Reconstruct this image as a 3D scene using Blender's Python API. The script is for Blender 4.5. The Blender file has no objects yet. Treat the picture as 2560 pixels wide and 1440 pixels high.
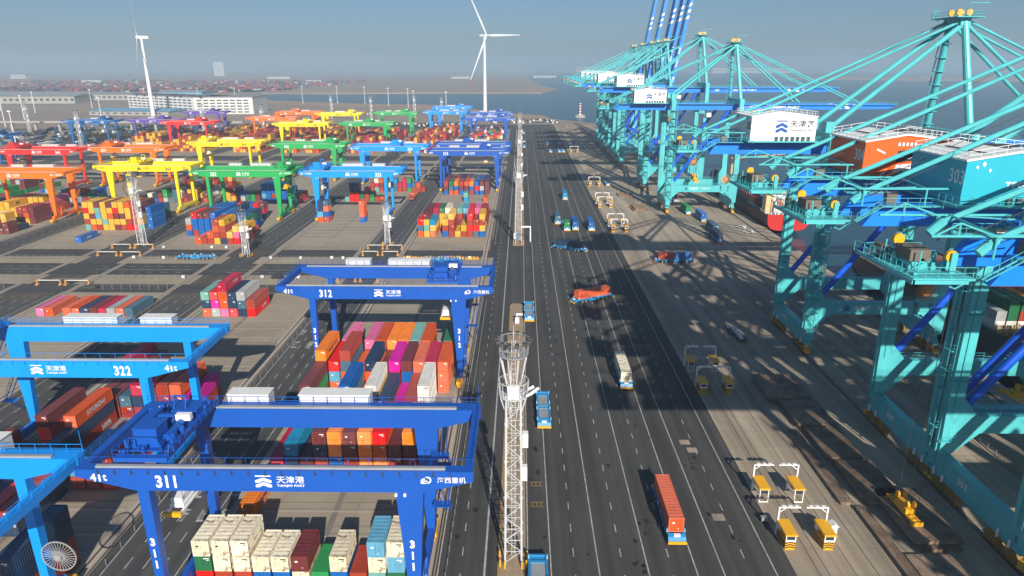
import bpy, math, random
from mathutils import Vector, Matrix
random.seed(7)
S = bpy.context.scene
COL = S.collection
R = math.radians
PI = math.pi
# ------------------------------------------------------------------ camera
cam = bpy.data.objects.new('camera', bpy.data.cameras.new('camera'))
COL.objects.link(cam); S.camera = cam
CH = 72.0
cam.data.sensor_width = 36.0
cam.data.lens = 1707.0 / 2560.0 * 36.0
cam.location = (0, 0, CH)
cam.rotation_euler = (R(90 - 18.011), 0, R(0.734))
cam.data.clip_start = 0.5; cam.data.clip_end = 60000
# ------------------------------------------------------------------ light
SUN_EL, SUN_AZ = 27.0, -11.5          # shadows run to azimuth -11.5 deg from +Y
W = bpy.data.worlds.new('World'); S.world = W; W.use_nodes = True
nt = W.node_tree
bg = nt.nodes['Background']
sky = nt.nodes.new('ShaderNodeTexSky'); sky.sky_type = 'NISHITA'; sky.sun_disc = False
sky.sun_elevation = R(SUN_EL); sky.sun_rotation = R(180 + SUN_AZ)
sky.altitude = 0; sky.air_density = 0.9; sky.dust_density = 0.8; sky.ozone_density = 7.0
nt.links.new(sky.outputs[0], bg.inputs[0]); bg.inputs[1].default_value = 0.053
sun = bpy.data.objects.new('sun', bpy.data.lights.new('sun', 'SUN'))
COL.objects.link(sun)
sun.data.energy = 5.0; sun.data.angle = R(0.5); sun.data.color = (1.0, 0.93, 0.82)
d = Vector((math.sin(R(SUN_AZ)) * math.cos(R(SUN_EL)), math.cos(R(SUN_AZ)) * math.cos(R(SUN_EL)), -math.sin(R(SUN_EL))))
sun.rotation_euler = d.to_track_quat('-Z', 'Y').to_euler()
sun.location = (50, -100, 200)
S.view_settings.view_transform = 'Standard'; S.view_settings.look = 'None'
S.view_settings.exposure = 0.45; S.view_settings.gamma = 1.0
S.cycles.max_bounces = 5; S.cycles.diffuse_bounces = 2; S.cycles.glossy_bounces = 2
S.cycles.volume_bounces = 1; S.cycles.transmission_bounces = 2
S.cycles.use_adaptive_sampling = True; S.cycles.use_denoising = True

# ------------------------------------------------------------------ materials
MATS = {}
def paint(name, c, rough=0.45, var=0.12, dirt=0.25, scale=0.6, metal=0.0, dirtc=(0.12, 0.09, 0.07), rnd=0.0, coords='Object', streak=False):
    if name in MATS: return MATS[name]
    m = bpy.data.materials.new(name); m.use_nodes = True
    n = m.node_tree; P = n.nodes['Principled BSDF']; L = n.links.new
    tc = n.nodes.new('ShaderNodeTexCoord')
    ns = n.nodes.new('ShaderNodeTexNoise'); ns.inputs['Scale'].default_value = scale; ns.inputs['Detail'].default_value = 6
    src = tc.outputs[coords]
    if streak:
        mp = n.nodes.new('ShaderNodeMapping'); mp.inputs['Scale'].default_value = (1, 1, 0.25); L(src, mp.inputs[0]); src = mp.outputs[0]
    L(src, ns.inputs['Vector'])
    r = n.nodes.new('ShaderNodeValToRGB'); r.color_ramp.elements[0].position = 0.35; r.color_ramp.elements[1].position = 0.75
    r.color_ramp.elements[0].color = (1, 1, 1, 1); v = 1 - var; r.color_ramp.elements[1].color = (v, v, v, 1)
    L(ns.outputs[0], r.inputs[0])
    mul = n.nodes.new('ShaderNodeMix'); mul.data_type = 'RGBA'; mul.blend_type = 'MULTIPLY'; mul.inputs[0].default_value = 1
    mul.inputs[6].default_value = (*c, 1); L(r.outputs[0], mul.inputs[7])
    n2 = n.nodes.new('ShaderNodeTexNoise'); n2.inputs['Scale'].default_value = scale * 2.3; n2.inputs['Detail'].default_value = 8
    n2.inputs['Roughness'].default_value = 0.7; L(src, n2.inputs['Vector'])
    r2 = n.nodes.new('ShaderNodeValToRGB'); r2.color_ramp.elements[0].position = 0.53 if 'cream' in name else 0.56; r2.color_ramp.elements[1].position = 0.62 if 'cream' in name else 0.72
    r2.color_ramp.elements[0].color = (0, 0, 0, 1); r2.color_ramp.elements[1].color = (dirt, dirt, dirt, 1)
    L(n2.outputs[0], r2.inputs[0])
    mx = n.nodes.new('ShaderNodeMix'); mx.data_type = 'RGBA'; L(r2.outputs[0], mx.inputs[0]); L(mul.outputs[2], mx.inputs[6]); mx.inputs[7].default_value = (*dirtc, 1)
    out = mx.outputs[2]
    if rnd > 0:
        oi = n.nodes.new('ShaderNodeObjectInfo'); hs = n.nodes.new('ShaderNodeHueSaturation')
        ma = n.nodes.new('ShaderNodeMapRange'); ma.inputs[3].default_value = 1 - rnd; ma.inputs[4].default_value = 1 + rnd
        L(oi.outputs['Random'], ma.inputs[0]); L(ma.outputs[0], hs.inputs['Value']); L(out, hs.inputs['Color'])
        mb = n.nodes.new('ShaderNodeMapRange'); mb.inputs[3].default_value = 1.08; mb.inputs[4].default_value = 0.92
        L(oi.outputs['Random'], mb.inputs[0]); L(mb.outputs[0], hs.inputs['Saturation']); out = hs.outputs[0]
    L(out, P.inputs['Base Color']); P.inputs['Roughness'].default_value = rough; P.inputs['Metallic'].default_value = metal
    MATS[name] = m; return m
def plain(name, c, rough=0.6): return paint(name, c, rough, 0.08, 0.1, 1.0)

CC = {  # container colours
 'r': ('rust red', (0.38, 0.05, 0.025)), 'R': ('bright red', (0.78, 0.015, 0.012)), 'O': ('brick orange', (0.66, 0.105, 0.025)),
 'o': ('vivid orange', (0.95, 0.23, 0.003)), 'm': ('dark maroon', (0.17, 0.035, 0.035)), 'd': ('crimson', (0.50, 0.025, 0.07)),
 'b': ('royal blue', (0.01, 0.12, 0.42)), 'B': ('navy blue', (0.02, 0.045, 0.10)), 's': ('slate blue', (0.06, 0.14, 0.21)),
 'k': ('sky blue', (0.12, 0.36, 0.52)), 'K': ('cyan blue', (0.02, 0.27, 0.50)), 't': ('mint green', (0.16, 0.38, 0.34)),
 'g': ('dark green', (0.02, 0.15, 0.06)), 'G': ('grass green', (0.03, 0.28, 0.08)), 'y': ('ochre yellow', (0.74, 0.42, 0.055)),
 'c': ('weathered cream', (0.80, 0.71, 0.52)), 'w': ('pale grey', (0.70, 0.68, 0.62)), 'l': ('light grey', (0.40, 0.42, 0.42)),
 'p': ('rose pink', (0.70, 0.16, 0.32)), 'P': ('magenta', (0.68, 0.03, 0.36)),
}
for k, (nm, c) in CC.items():
    dd = 0.8 if k == 'c' else 0.3
    paint('container ' + nm, c, 0.5, 0.2, dd, 0.42, dirtc=(0.16, 0.10, 0.06) if k in 'cw' else (0.10, 0.07, 0.05), rnd=0.13, streak=(k != 'c'))
WHITE = paint('white paint', (0.74, 0.74, 0.72), 0.5, 0.1, 0.12)
OFFW = paint('signal white lettering', (0.80, 0.80, 0.80), 0.6, 0.03, 0.0)
DARKL = paint('dark lettering', (0.012, 0.015, 0.025), 0.6, 0.03, 0.0)
BLUEL = paint('blue lettering', (0.01, 0.09, 0.33), 0.6, 0.03, 0.0)
AQUA = paint('aqua crane paint', (0.085, 0.50, 0.53), 0.42, 0.2, 0.5, 0.35, dirtc=(0.06, 0.22, 0.22), streak=True)
SBLUE = paint('azure girder paint', (0.003, 0.21, 0.86), 0.42, 0.08, 0.15, 0.25, dirtc=(0.01, 0.10, 0.4), streak=True)
BRACE = paint('blue tube paint', (0.004, 0.10, 0.66), 0.35, 0.1, 0.1, 0.3)
YEL = paint('safety yellow', (0.85, 0.42, 0.005), 0.5, 0.15, 0.3)
DYEL = paint('grimy bogie yellow', (0.36, 0.17, 0.01), 0.6, 0.4, 0.6)
BLACK = paint('black rubber', (0.02, 0.02, 0.02), 0.8, 0.2, 0.0)
DGREY = paint('dark machinery', (0.06, 0.06, 0.06), 0.6, 0.3, 0.2)
GREYM = paint('galvanised steel', (0.42, 0.43, 0.43), 0.45, 0.15, 0.15, metal=0.3)
BROWNC = paint('brown cabinet', (0.15, 0.12, 0.10), 0.6, 0.1, 0.1)
CABR = paint('orange reel', (0.62, 0.26, 0.05), 0.5, 0.1, 0.1)
AIVB = paint('vehicle light blue', (0.02, 0.24, 0.52), 0.4, 0.12, 0.2)
AIVC = paint('vehicle pale blue', (0.22, 0.52, 0.68), 0.4, 0.1, 0.1)
RUSTY = paint('rusty hatch plate', (0.27, 0.18, 0.12), 0.85, 0.65, 0.9, 0.45, dirtc=(0.06, 0.05, 0.045), rnd=0.25)
GLASS = paint('dark glass', (0.03, 0.04, 0.05), 0.1, 0.0, 0.0)

def ground_mat(name, c1, c2, sc=0.05, lines=None, bump=0.0, rough=0.9, stain=0.5, stainc=(0.03, 0.03, 0.03), streaky=None):
    m = bpy.data.materials.new(name); m.use_nodes = True
    n = m.node_tree; P = n.nodes['Principled BSDF']; L = n.links.new
    tc = n.nodes.new('ShaderNodeTexCoord')
    a = n.nodes.new('ShaderNodeTexNoise'); a.inputs['Scale'].default_value = sc; a.inputs['Detail'].default_value = 9; a.inputs['Roughness'].default_value = 0.62
    L(tc.outputs['Object'], a.inputs['Vector'])
    cr = n.nodes.new('ShaderNodeValToRGB'); cr.color_ramp.elements[0].position = 0.3; cr.color_ramp.elements[1].position = 0.7
    cr.color_ramp.elements[0].color = (*c1, 1); cr.color_ramp.elements[1].color = (*c2, 1); L(a.outputs[0], cr.inputs[0])
    out = cr.outputs[0]
    if streaky:      # tyre tracks running along Y
        mp = n.nodes.new('ShaderNodeMapping'); mp.inputs['Scale'].default_value = streaky; L(tc.outputs['Object'], mp.inputs[0])
        b = n.nodes.new('ShaderNodeTexNoise'); b.inputs['Scale'].default_value = 1; b.inputs['Detail'].default_value = 5; L(mp.outputs[0], b.inputs['Vector'])
        rr = n.nodes.new('ShaderNodeValToRGB'); rr.color_ramp.elements[0].position = 0.36; rr.color_ramp.elements[1].position = 0.64
        rr.color_ramp.elements[0].color = (0.66, 0.66, 0.67, 1); rr.color_ramp.elements[1].color = (1.12, 1.12, 1.12, 1); L(b.outputs[0], rr.inputs[0])
        mm = n.nodes.new('ShaderNodeMix'); mm.data_type = 'RGBA'; mm.blend_type = 'MULTIPLY'; mm.inputs[0].default_value = 1
        L(out, mm.inputs[6]); L(rr.outputs[0], mm.inputs[7]); out = mm.outputs[2]
    if lines:        # slab joints
        br = n.nodes.new('ShaderNodeTexBrick'); br.offset = 0; br.inputs['Scale'].default_value = 1
        br.inputs['Brick Width'].default_value = lines[0]; br.inputs['Row Height'].default_value = lines[1]; br.inputs['Mortar Size'].default_value = lines[2]
        br.inputs['Color1'].default_value = (1, 1, 1, 1); br.inputs['Color2'].default_value = (0.9, 0.9, 0.9, 1); br.inputs['Mortar'].default_value = (lines[3],) * 3 + (1,)
        L(tc.outputs['Object'], br.inputs['Vector'])
        mm = n.nodes.new('ShaderNodeMix'); mm.data_type = 'RGBA'; mm.blend_type = 'MULTIPLY'; mm.inputs[0].default_value = 1
        L(out, mm.inputs[6]); L(br.outputs[0], mm.inputs[7]); out = mm.outputs[2]
    s = n.nodes.new('ShaderNodeTexNoise'); s.inputs['Scale'].default_value = 0.28; s.inputs['Detail'].default_value = 7; s.inputs['Roughness'].default_value = 0.75
    L(tc.outputs['Object'], s.inputs['Vector'])
    sr = n.nodes.new('ShaderNodeValToRGB'); sr.color_ramp.elements[0].position = 0.62; sr.color_ramp.elements[1].position = 0.74
    sr.color_ramp.elements[0].color = (0, 0, 0, 1); sr.color_ramp.elements[1].color = (stain,) * 3 + (1,); L(s.outputs[0], sr.inputs[0])
    mx = n.nodes.new('ShaderNodeMix'); mx.data_type = 'RGBA'; L(sr.outputs[0], mx.inputs[0]); L(out, mx.inputs[6]); mx.inputs[7].default_value = (*stainc, 1)
    L(mx.outputs[2], P.inputs['Base Color']); P.inputs['Roughness'].default_value = rough
    return m
CONC = ground_mat('yard concrete', (0.285, 0.24, 0.175), (0.38, 0.325, 0.245), 0.06, lines=(13.8, 6.3, 0.10, 0.72), stain=0.35, stainc=(0.14, 0.12, 0.1))
APRON = ground_mat('quay apron concrete', (0.34, 0.275, 0.20), (0.45, 0.37, 0.275), 0.04, lines=(8, 6, 0.06, 0.7), stain=0.5, stainc=(0.12, 0.10, 0.085), streaky=(0.35, 0.012, 1))
BEAMC = ground_mat('rail beam concrete', (0.36, 0.30, 0.24), (0.42, 0.36, 0.29), 0.1, stain=0.2)
ASPH = ground_mat('asphalt', (0.042, 0.041, 0.039), (0.070, 0.067, 0.062), 0.03, stain=0.6, stainc=(0.02, 0.02, 0.02), streaky=(0.55, 0.012, 1))
ASPHX = ground_mat('cross road asphalt', (0.045, 0.046, 0.048), (0.064, 0.064, 0.064), 0.03, stain=0.4, stainc=(0.03, 0.03, 0.03), streaky=(0.012, 0.5, 1))
MUD = ground_mat('reclaimed land', (0.23, 0.175, 0.135), (0.33, 0.26, 0.20), 0.004, stain=0.5, stainc=(0.10, 0.08, 0.06))
SAND = ground_mat('sand', (0.30, 0.20, 0.13), (0.38, 0.27, 0.18), 0.01, stain=0.3, stainc=(0.2, 0.14, 0.1))
MARK = paint('road marking white', (0.46, 0.45, 0.43), 0.8, 0.45, 0.7, 0.8, dirtc=(0.12, 0.11, 0.10), coords='Object')
MARKY = paint('road marking yellow', (0.42, 0.24, 0.05), 0.8, 0.35, 0.6, 0.8, dirtc=(0.12, 0.10, 0.08))
RAILM = paint('steel rail', (0.075, 0.055, 0.045), 0.5, 0.3, 0.4)
ISL = ground_mat('island paving', (0.30, 0.22, 0.14), (0.38, 0.29, 0.19), 0.3, lines=(1, 1, 0.03, 0.8))

# ------------------------------------------------------------------ mesh helpers
class MB:
    def __init__(s): s.v = []; s.f = []
    def box(s, x0, x1, y0, y1, z0, z1):
        b = len(s.v)
        s.v += [(x0, y0, z0), (x1, y0, z0), (x1, y1, z0), (x0, y1, z0), (x0, y0, z1), (x1, y0, z1), (x1, y1, z1), (x0, y1, z1)]
        s.f += [(b, b+3, b+2, b+1), (b+4, b+5, b+6, b+7), (b, b+1, b+5, b+4), (b+1, b+2, b+6, b+5), (b+2, b+3, b+7, b+6), (b+3, b, b+4, b+7)]
        return s
    def cbox(s, c, sx, sy, sz): return s.box(c[0]-sx/2, c[0]+sx/2, c[1]-sy/2, c[1]+sy/2, c[2]-sz/2, c[2]+sz/2)
    def frus(s, p, q, a, b2):   # box frustum between horizontal rectangles: p,q centres, a,b2 = (sx,sy)
        b = len(s.v)
        for c, (w, h) in ((p, a), (q, b2)):
            s.v += [(c[0]-w/2, c[1]-h/2, c[2]), (c[0]+w/2, c[1]-h/2, c[2]), (c[0]+w/2, c[1]+h/2, c[2]), (c[0]-w/2, c[1]+h/2, c[2])]
        s.f += [(b, b+3, b+2, b+1), (b+4, b+5, b+6, b+7), (b, b+1, b+5, b+4), (b+1, b+2, b+6, b+5), (b+2, b+3, b+7, b+6), (b+3, b, b+4, b+7)]
        return s
    def tube(s, p, q, r, n=6, r2=None, cap=True):
        p = Vector(p); q = Vector(q); dd = q - p
        if dd.length < 1e-6: return s
        dd.normalize(); u = dd.orthogonal().normalized()
        if abs(dd.z) < 0.99: u = dd.cross(Vector((0, 0, 1))).normalized()
        w = dd.cross(u); r2 = r if r2 is None else r2; b = len(s.v)
        for c, rr in ((p, r), (q, r2)):
            for i in range(n):
                a = 2*PI*(i+0.5)/n; s.v.append(tuple(c + u*math.cos(a)*rr + w*math.sin(a)*rr))
        for i in range(n):
            j = (i+1) % n; s.f.append((b+i, b+j, b+n+j, b+n+i))
        if cap: s.f.append(tuple(b+n-1-i for i in range(n))); s.f.append(tuple(b+n+i for i in range(n)))
        return s
    def bar(s, p, q, w): return s.tube(p, q, w*0.7, 4)
    def prism_xz(s, pts, y0, y1):   # polygon in XZ extruded along Y
        b = len(s.v); n = len(pts)
        s.v += [(x, y0, z) for x, z in pts] + [(x, y1, z) for x, z in pts]
        s.f.append(tuple(b+i for i in range(n))); s.f.append(tuple(b+n+n-1-i for i in range(n)))
        for i in range(n):
            j = (i+1) % n; s.f.append((b+i, b+n+i, b+n+j, b+j))
        return s
    def prism_xy(s, pts, z0, z1):
        b = len(s.v); n = len(pts)
        s.v += [(x, y, z0) for x, y in pts] + [(x, y, z1) for x, y in pts]
        s.f.append(tuple(b+n-1-i for i in range(n))); s.f.append(tuple(b+n+i for i in range(n)))
        for i in range(n):
            j = (i+1) % n; s.f.append((b+i, b+j, b+n+j, b+n+i))
        return s
    def prism_yz(s, pts, x0, x1):
        b = len(s.v); n = len(pts)
        s.v += [(x0, y, z) for y, z in pts] + [(x1, y, z) for y, z in pts]
        s.f.append(tuple(b+n-1-i for i in range(n))); s.f.append(tuple(b+n+i for i in range(n)))
        for i in range(n):
            j = (i+1) % n; s.f.append((b+i, b+j, b+n+j, b+n+i))
        return s
    def ring(s, c, r, w, h, n=20):     # flat ring (walkway) at height c.z
        for i in range(n):
            a0 = 2*PI*i/n; a1 = 2*PI*(i+1)/n; b = len(s.v)
            for a in (a0, a1):
                for rr in (r-w, r):
                    for z in (0, h): s.v.append((c[0]+rr*math.cos(a), c[1]+rr*math.sin(a), c[2]+z))
            s.f += [(b, b+4, b+6, b+2), (b+1, b+3, b+7, b+5), (b, b+1, b+5, b+4), (b+2, b+6, b+7, b+3)]
        return s
    def rail(s, p, q, h=1.1, step=2.5, w=0.05, mid=True):   # handrail between two points
        p = Vector(p); q = Vector(q); L = (q-p).length; n = max(1, int(L/step)); up = Vector((0, 0, h))
        for i in range(n+1):
            a = p.lerp(q, i/n); s.bar(a, a+up, w)
        s.bar(p+up, q+up, w)
        if mid: s.bar(p+up*0.5, q+up*0.5, w*0.8)
        return s
    def wheelx(s, c, r, w, n=14):  # wheel with axis along X
        return s.tube((c[0]-w/2, c[1], c[2]), (c[0]+w/2, c[1], c[2]), r, n)
    def wheely(s, c, r, w, n=14): return s.tube((c[0], c[1]-w/2, c[2]), (c[0], c[1]+w/2, c[2]), r, n)
    def mesh(s, name):
        me = bpy.data.meshes.new(name); me.from_pydata(s.v, [], s.f); me.update(); return me
def put(name, me, mat, parent=None, loc=(0, 0, 0), rz=0, rot=None):
    if isinstance(me, MB): me = me.mesh(name)
    if len(me.materials) == 0: me.materials.append(mat)
    o = bpy.data.objects.new(name, me); COL.objects.link(o)
    o.material_slots[0].link = 'OBJECT'; o.material_slots[0].material = mat
    o.location = loc; o.rotation_euler = rot if rot else (0, 0, rz)
    if parent is not None: o.parent = parent
    return o
def tag(o, label, cat, group=None, kind=None):
    if label: o['label'] = label
    if cat: o['category'] = cat
    if group: o['group'] = group
    if kind: o['kind'] = kind
    return o
def thing(name, label, cat, loc=(0, 0, 0), rz=0, group=None):
    o = bpy.data.objects.new(name, None); COL.objects.link(o); o.location = loc; o.rotation_euler = (0, 0, rz)
    o.empty_display_size = 1; return tag(o, label, cat, group)
def struct(name, mb, mat): return tag(put(name, mb, mat), None, None, None, 'structure')
_T = {}
def text_mesh(body, h, bold=0.02, width=None, align='CENTER'):
    key = (body, h, bold, width, align)
    if key in _T: return _T[key]
    cu = bpy.data.curves.new('t', 'FONT'); cu.body = body; cu.size = 1.0; cu.offset = bold; cu.align_x = align; cu.align_y = 'CENTER'; cu.resolution_u = 3; cu.space_character = 1.0 if bold < 0.012 else 1.0+bold*4
    o = bpy.data.objects.new('t', cu); COL.objects.link(o)
    dg = bpy.context.evaluated_depsgraph_get(); dg.update()
    me = bpy.data.meshes.new_from_object(o.evaluated_get(dg)); bpy.data.objects.remove(o)
    xs = [v.co.x for v in me.vertices]; ys = [v.co.y for v in me.vertices]
    if not xs: return me
    cy = (min(ys)+max(ys))/2; cx = (min(xs)+max(xs))/2; k = h/(max(ys)-min(ys)); kx = k if width is None else width/(max(xs)-min(xs))
    for v in me.vertices: v.co.x = (v.co.x-cx)*kx; v.co.y = (v.co.y-cy)*k
    me.materials.clear(); _T[key] = me; return me
def letter(body, h, mat, parent, loc, rot=(PI/2, 0, 0), bold=0.02, width=None, name='lettering'):
    return put(name, text_mesh(body, h, bold, width), mat, parent, loc, rot=rot)
# chevron logo (unit height 1, facing -Y when placed in XZ)
def logo_mesh():
    m = MB()
    m.prism_xz([(-0.65, 0.5), (0.65, 0.5), (0.65, 0.40), (-0.65, 0.40)], 0, 0.02)
    for z in (0.02, -0.36):
        m.prism_xz([(-0.68, z-0.14), (-0.68, z+0.06), (0, z+0.30), (0.68, z+0.06), (0.68, z-0.14), (0.42, z-0.14), (0.0, z+0.04), (-0.42, z-0.14)], 0, 0.02)
    return m.mesh('port_emblem')
LOGO = logo_mesh()
def swirl_mesh():
    m = MB(); pts_o = []; pts_i = []
    for i in range(17):
        a = R(-150 + i*300/16); pts_o.append((0.1+0.5*math.cos(a), 0.5*math.sin(a))); pts_i.append((0.12+0.28*math.cos(a), 0.30*math.sin(a)))
    for i in range(16): m.prism_xz([pts_o[i], pts_o[i+1], pts_i[i+1], pts_i[i]], 0, 0.02)
    m.prism_xz([(-0.75, 0.05), (-0.2, 0.35), (0.1, 0.42), (-0.1, 0.15), (-0.5, 0.0)], 0, 0.02)
    for z in (-0.12, -0.30, -0.46): m.prism_xz([(-0.75, z-0.06), (-0.75, z+0.06), (0.1, z+0.06), (0.1, z-0.06)], 0, 0.02)
    return m.mesh('maker_emblem')
SWIRL = swirl_mesh()
# ------------------------------------------------------------------ setting: water, land, yard
def sheet(name, rects, z, mat):
    m = MB()
    for x0, x1, y0, y1 in rects:
        b = len(m.v); m.v += [(x0, y0, z), (x1, y0, z), (x1, y1, z), (x0, y1, z)]; m.f.append((b, b+1, b+2, b+3))
    return struct(name, m, mat)
wm = bpy.data.materials.new('sea water'); wm.use_nodes = True
n = wm.node_tree; P = n.nodes['Principled BSDF']
P.inputs['Base Color'].default_value = (0.018, 0.07, 0.095, 1); P.inputs['Roughness'].default_value = 0.25; P.inputs['IOR'].default_value = 1.33; P.inputs['Specular IOR Level'].default_value = 0.35
tc = n.nodes.new('ShaderNodeTexCoord'); nz = n.nodes.new('ShaderNodeTexNoise'); nz.inputs['Scale'].default_value = 0.35; nz.inputs['Detail'].default_value = 5
bp = n.nodes.new('ShaderNodeBump'); bp.inputs['Strength'].default_value = 0.5; bp.inputs['Distance'].default_value = 0.5
n.links.new(tc.outputs['Object'], nz.inputs['Vector']); n.links.new(nz.outputs[0], bp.inputs['Height']); n.links.new(bp.outputs[0], P.inputs['Normal'])
sheet('water', [(-16000, 16000, -1500, 16000)], -3.2, wm)
QX = 114.6
def land(name, pts, mat, z=0.0, zb=-6):
    m = MB(); b = 0; k = len(pts)
    m.v = [(x, y, z) for x, y in pts] + [(x, y, zb) for x, y in pts]
    m.f = [tuple(range(k))] + [(i, k+i, k+(i+1) % k, (i+1) % k) for i in range(k)]
    me = m.mesh(name); 
    return tag(put(name, me, mat), None, None, None, 'structure')
land('ground', [(QX, -1500), (QX, 905), (96, 930), (60, 985), (44, 1000), (36, 1075), (-10, 1120), (-90, 1250), (-158, 1375), (-330, 1420), (-581, 1568), (-640, 1720), (-737, 1996), (-700, 1998),
      (-560, 1985), (-200, 2040), (60, 2030), (95, 2180), (120, 2370), (85, 2700), (60, 3400), (40, 5200), (200, 7600), (1500, 8500), (3000, 7000), (3400, 9000), (9000, 9500), (9000, 15900), (-15900, 15900), (-15900, -1500)], MUD, z=-0.012)
land('sandy_spit', [(1500, 4300), (2600, 3600), (4200, 3300), (6500, 3500), (6500, 5200), (3600, 5000), (2200, 5200)], SAND)
struct('beach', MB().prism_xy([(-581, 1562), (-330, 1415), (-158, 1368), (-90, 1240), (-10, 1112), (36, 1068), (44, 1002), (20, 1010), (-20, 1060), (-120, 1180), (-220, 1290), (-420, 1360), (-640, 1480), (-760, 1700), (-700, 1720)], -0.3, 0.05), SAND)
struct('far_beach', MB().prism_xy([(-700, 1998), (-560, 1985), (-200, 2040), (60, 2030), (95, 2180), (118, 2368), (60, 2420), (-60, 2130), (-700, 2140)], -0.3, 0.05), SAND)
# yard block layout: right and left rail of every block
RR = {1: -14.2, 2: -65.6, 3: -118.2, 4: -174.0, 5: -225.5, 6: -278.0, 7: -331.0, 8: -384.0}
ROWS = [(-60, 215), (271, 500), (592, 835)]
# asphalt base for the whole terminal, concrete blocks above
ASPHY = ground_mat('yard lane asphalt', (0.055, 0.055, 0.054), (0.082, 0.080, 0.077), 0.04, stain=0.5, stainc=(0.035, 0.035, 0.034), streaky=(0.6, 0.015, 1))
sheet('terminal_road', [(-12.6, 41.3, -60, 905)], 0.0, ASPH); sheet('yard_lanes', [(-480, -12.6, -60, 905)], 0.0, ASPHY)
sheet('quay_apron', [(41.3, QX, -400, 905)], 0.004, APRON)
cb = []; rb = []
for b, xr in RR.items():
    xl = xr - 33.6
    for y0, y1 in ROWS:
        if b > 5 and y0 < 0: continue
        if b > 6 and y0 < 500: continue
        cb.append((xl-1.6, xr+1.6, y0, y1))
sheet('yard_paving', cb, 0.006, CONC)
cx = []
for y0, y1 in ((224, 235), (250, 260), (500, 518), (533, 548), (578, 592)):
    for b, xr in RR.items():
        cx.append((xr-37, xr+3.5, y0, y1))
sheet('verge', cx, 0.008, CONC)
# darker cross-road asphalt between the blocks
sheet('cross_road', [(-480, -16, 215.0, 224), (-480, -16, 235, 250), (-480, -16, 260, 271), (-480, -16, 518, 533), (-480, -16, 548, 578)], 0.004, ASPHX)
# rail beams and rails
m1 = MB(); m2 = MB()
for b, xr in RR.items():
    for x in (xr, xr-33.6):
        y0 = -60 if b < 6 else (271 if b == 6 else 592)
        m1.box(x-0.9, x+0.9, y0, 835, 0.0, 0.012); m2.box(x-0.16, x+0.16, y0, 835, 0.012, 0.06)
        m2.box(x+1.15, x+1.45, y0, 835, 0.0, 0.016)
for x in (74.8, 108.4):
    m2.box(x-0.5, x+0.5, -200, 900, 0.0, 0.02)
struct('rail_beam', m1, BEAMC); struct('crane_rails', m2, RAILM)
sheet('quay_edge_strip', [(112.6, QX, -400, 905)], 0.012, BEAMC)
m = MB()
for x in (91.5, 92.3): m.box(x-0.12, x+0.12, -200, 900, 0, 0.03)
for x in (44.8, 46.2, 50.2, 53.5): m.box(x-0.06, x+0.06, -200, 900, 0, 0.012)
struct('cable_trench', m, RAILM)
m = MB(); mk = MB()
for b, xr in RR.items():
    if b > 5: continue
    y = 20.0
    while y < 205: m.box(xr-32, xr-1.7, y, y+0.35, 0, 0.011); mk.box(xr-32, xr-1.7, y+0.8, y+1.0, 0, 0.0095); mk.box(xr-32, xr-1.7, y+2.6, y+2.75, 0, 0.0095); y += 6.5
    y = 290.0
    while y < 490: m.box(xr-32, xr-1.7, y, y+1.4, 0, 0.011); mk.box(xr-32, xr-1.7, y+1.4, y+1.75, 0, 0.0095); y += 6.5
    mk.box(xr-17.5, xr-16.5, 60, 205, 0, 0.0098); mk.box(xr-17.2, xr-16.8, 290, 490, 0, 0.0125)
struct('paving_strips', m, BEAMC); struct('paving_joints', mk, ground_mat('joint fill', (0.17, 0.15, 0.125), (0.2, 0.18, 0.15), 0.3))
# median islands on the quay road
m = MB(); m.prism_xy([(-3.3, -60), (1.0, -60), (1.0, 203), (0, 205), (-2.6, 205), (-3.3, 203)], 0.0, 0.15)
m.prism_xy([(-3.2, 279), (1.6, 279), (1.6, 480), (-3.2, 480)], 0, 0.15); m.prism_xy([(-3.2, 505), (1.6, 505), (1.6, 820), (-3.2, 820)], 0, 0.15)
struct('median_island', m, ISL)
m = MB()
m.box(-3.2, -2.9, -60, 200, 0.15, 0.20)
struct('yellow_kerb_line', m, MARKY)
# painted markings
m = MB(); Z0, Z1 = 0.0, 0.009
def line(x, y0, y1, w=0.095): m.box(x-w, x+w, y0, y1, Z0, Z1)
def dash(x, y0, y1, on=2.0, off=3.9, w=0.08):
    y = y0
    while y < y1: m.box(x-w, x+w, y, min(y+on, y1), Z0, Z1); y += on+off
for x in (1.3, 4.8, 12.0, 19.4, 26.6, 30.6, 38.4): line(x, -60, 900)
for x in (8.4, 15.7, 23.0, 34.6): dash(x, -60, 900)
line(-12.2, -60, 212); line(-5.2, -60, 900, 0.16); dash(-8.8, -60, 900); line(-12.2, 290, 900)
dash(4.8-3.4, 210, 270)
for b in range(1, 8):
    xa = RR[b]-33.6-1.9; xb = RR[b+1]+1.9; n = 5 if b % 2 else 4
    for y0, y1 in ROWS:
        if b > 5 and y0 < 0: continue
        for i in range(n):
            x = xa + (xb-xa)*(i+0.5)/n
            if i in (0, n-1): line(x, y0+6, y1-4, 0.09)
            else: dash(x, y0+6, y1-4, 2.5, 3.5, 0.09)
for y in (238.5, 242, 246):
    for x0, x1 in ((-56, -24), (-108, -74), (-158, -122), (-215, -178)):
        x = x0
        while x < x1: m.box(x, x+2.4, y-0.1, y+0.1, 0.004, 0.012); x += (5.2 if y != 242 else 2.4)
for x in range(-162, -152, 1): pass
# zig-zag give-way marks
for k in range(18): m.box(-166+k*0.95, -165.5+k*0.95, 229.5, 230.4, 0.008, 0.014)
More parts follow.
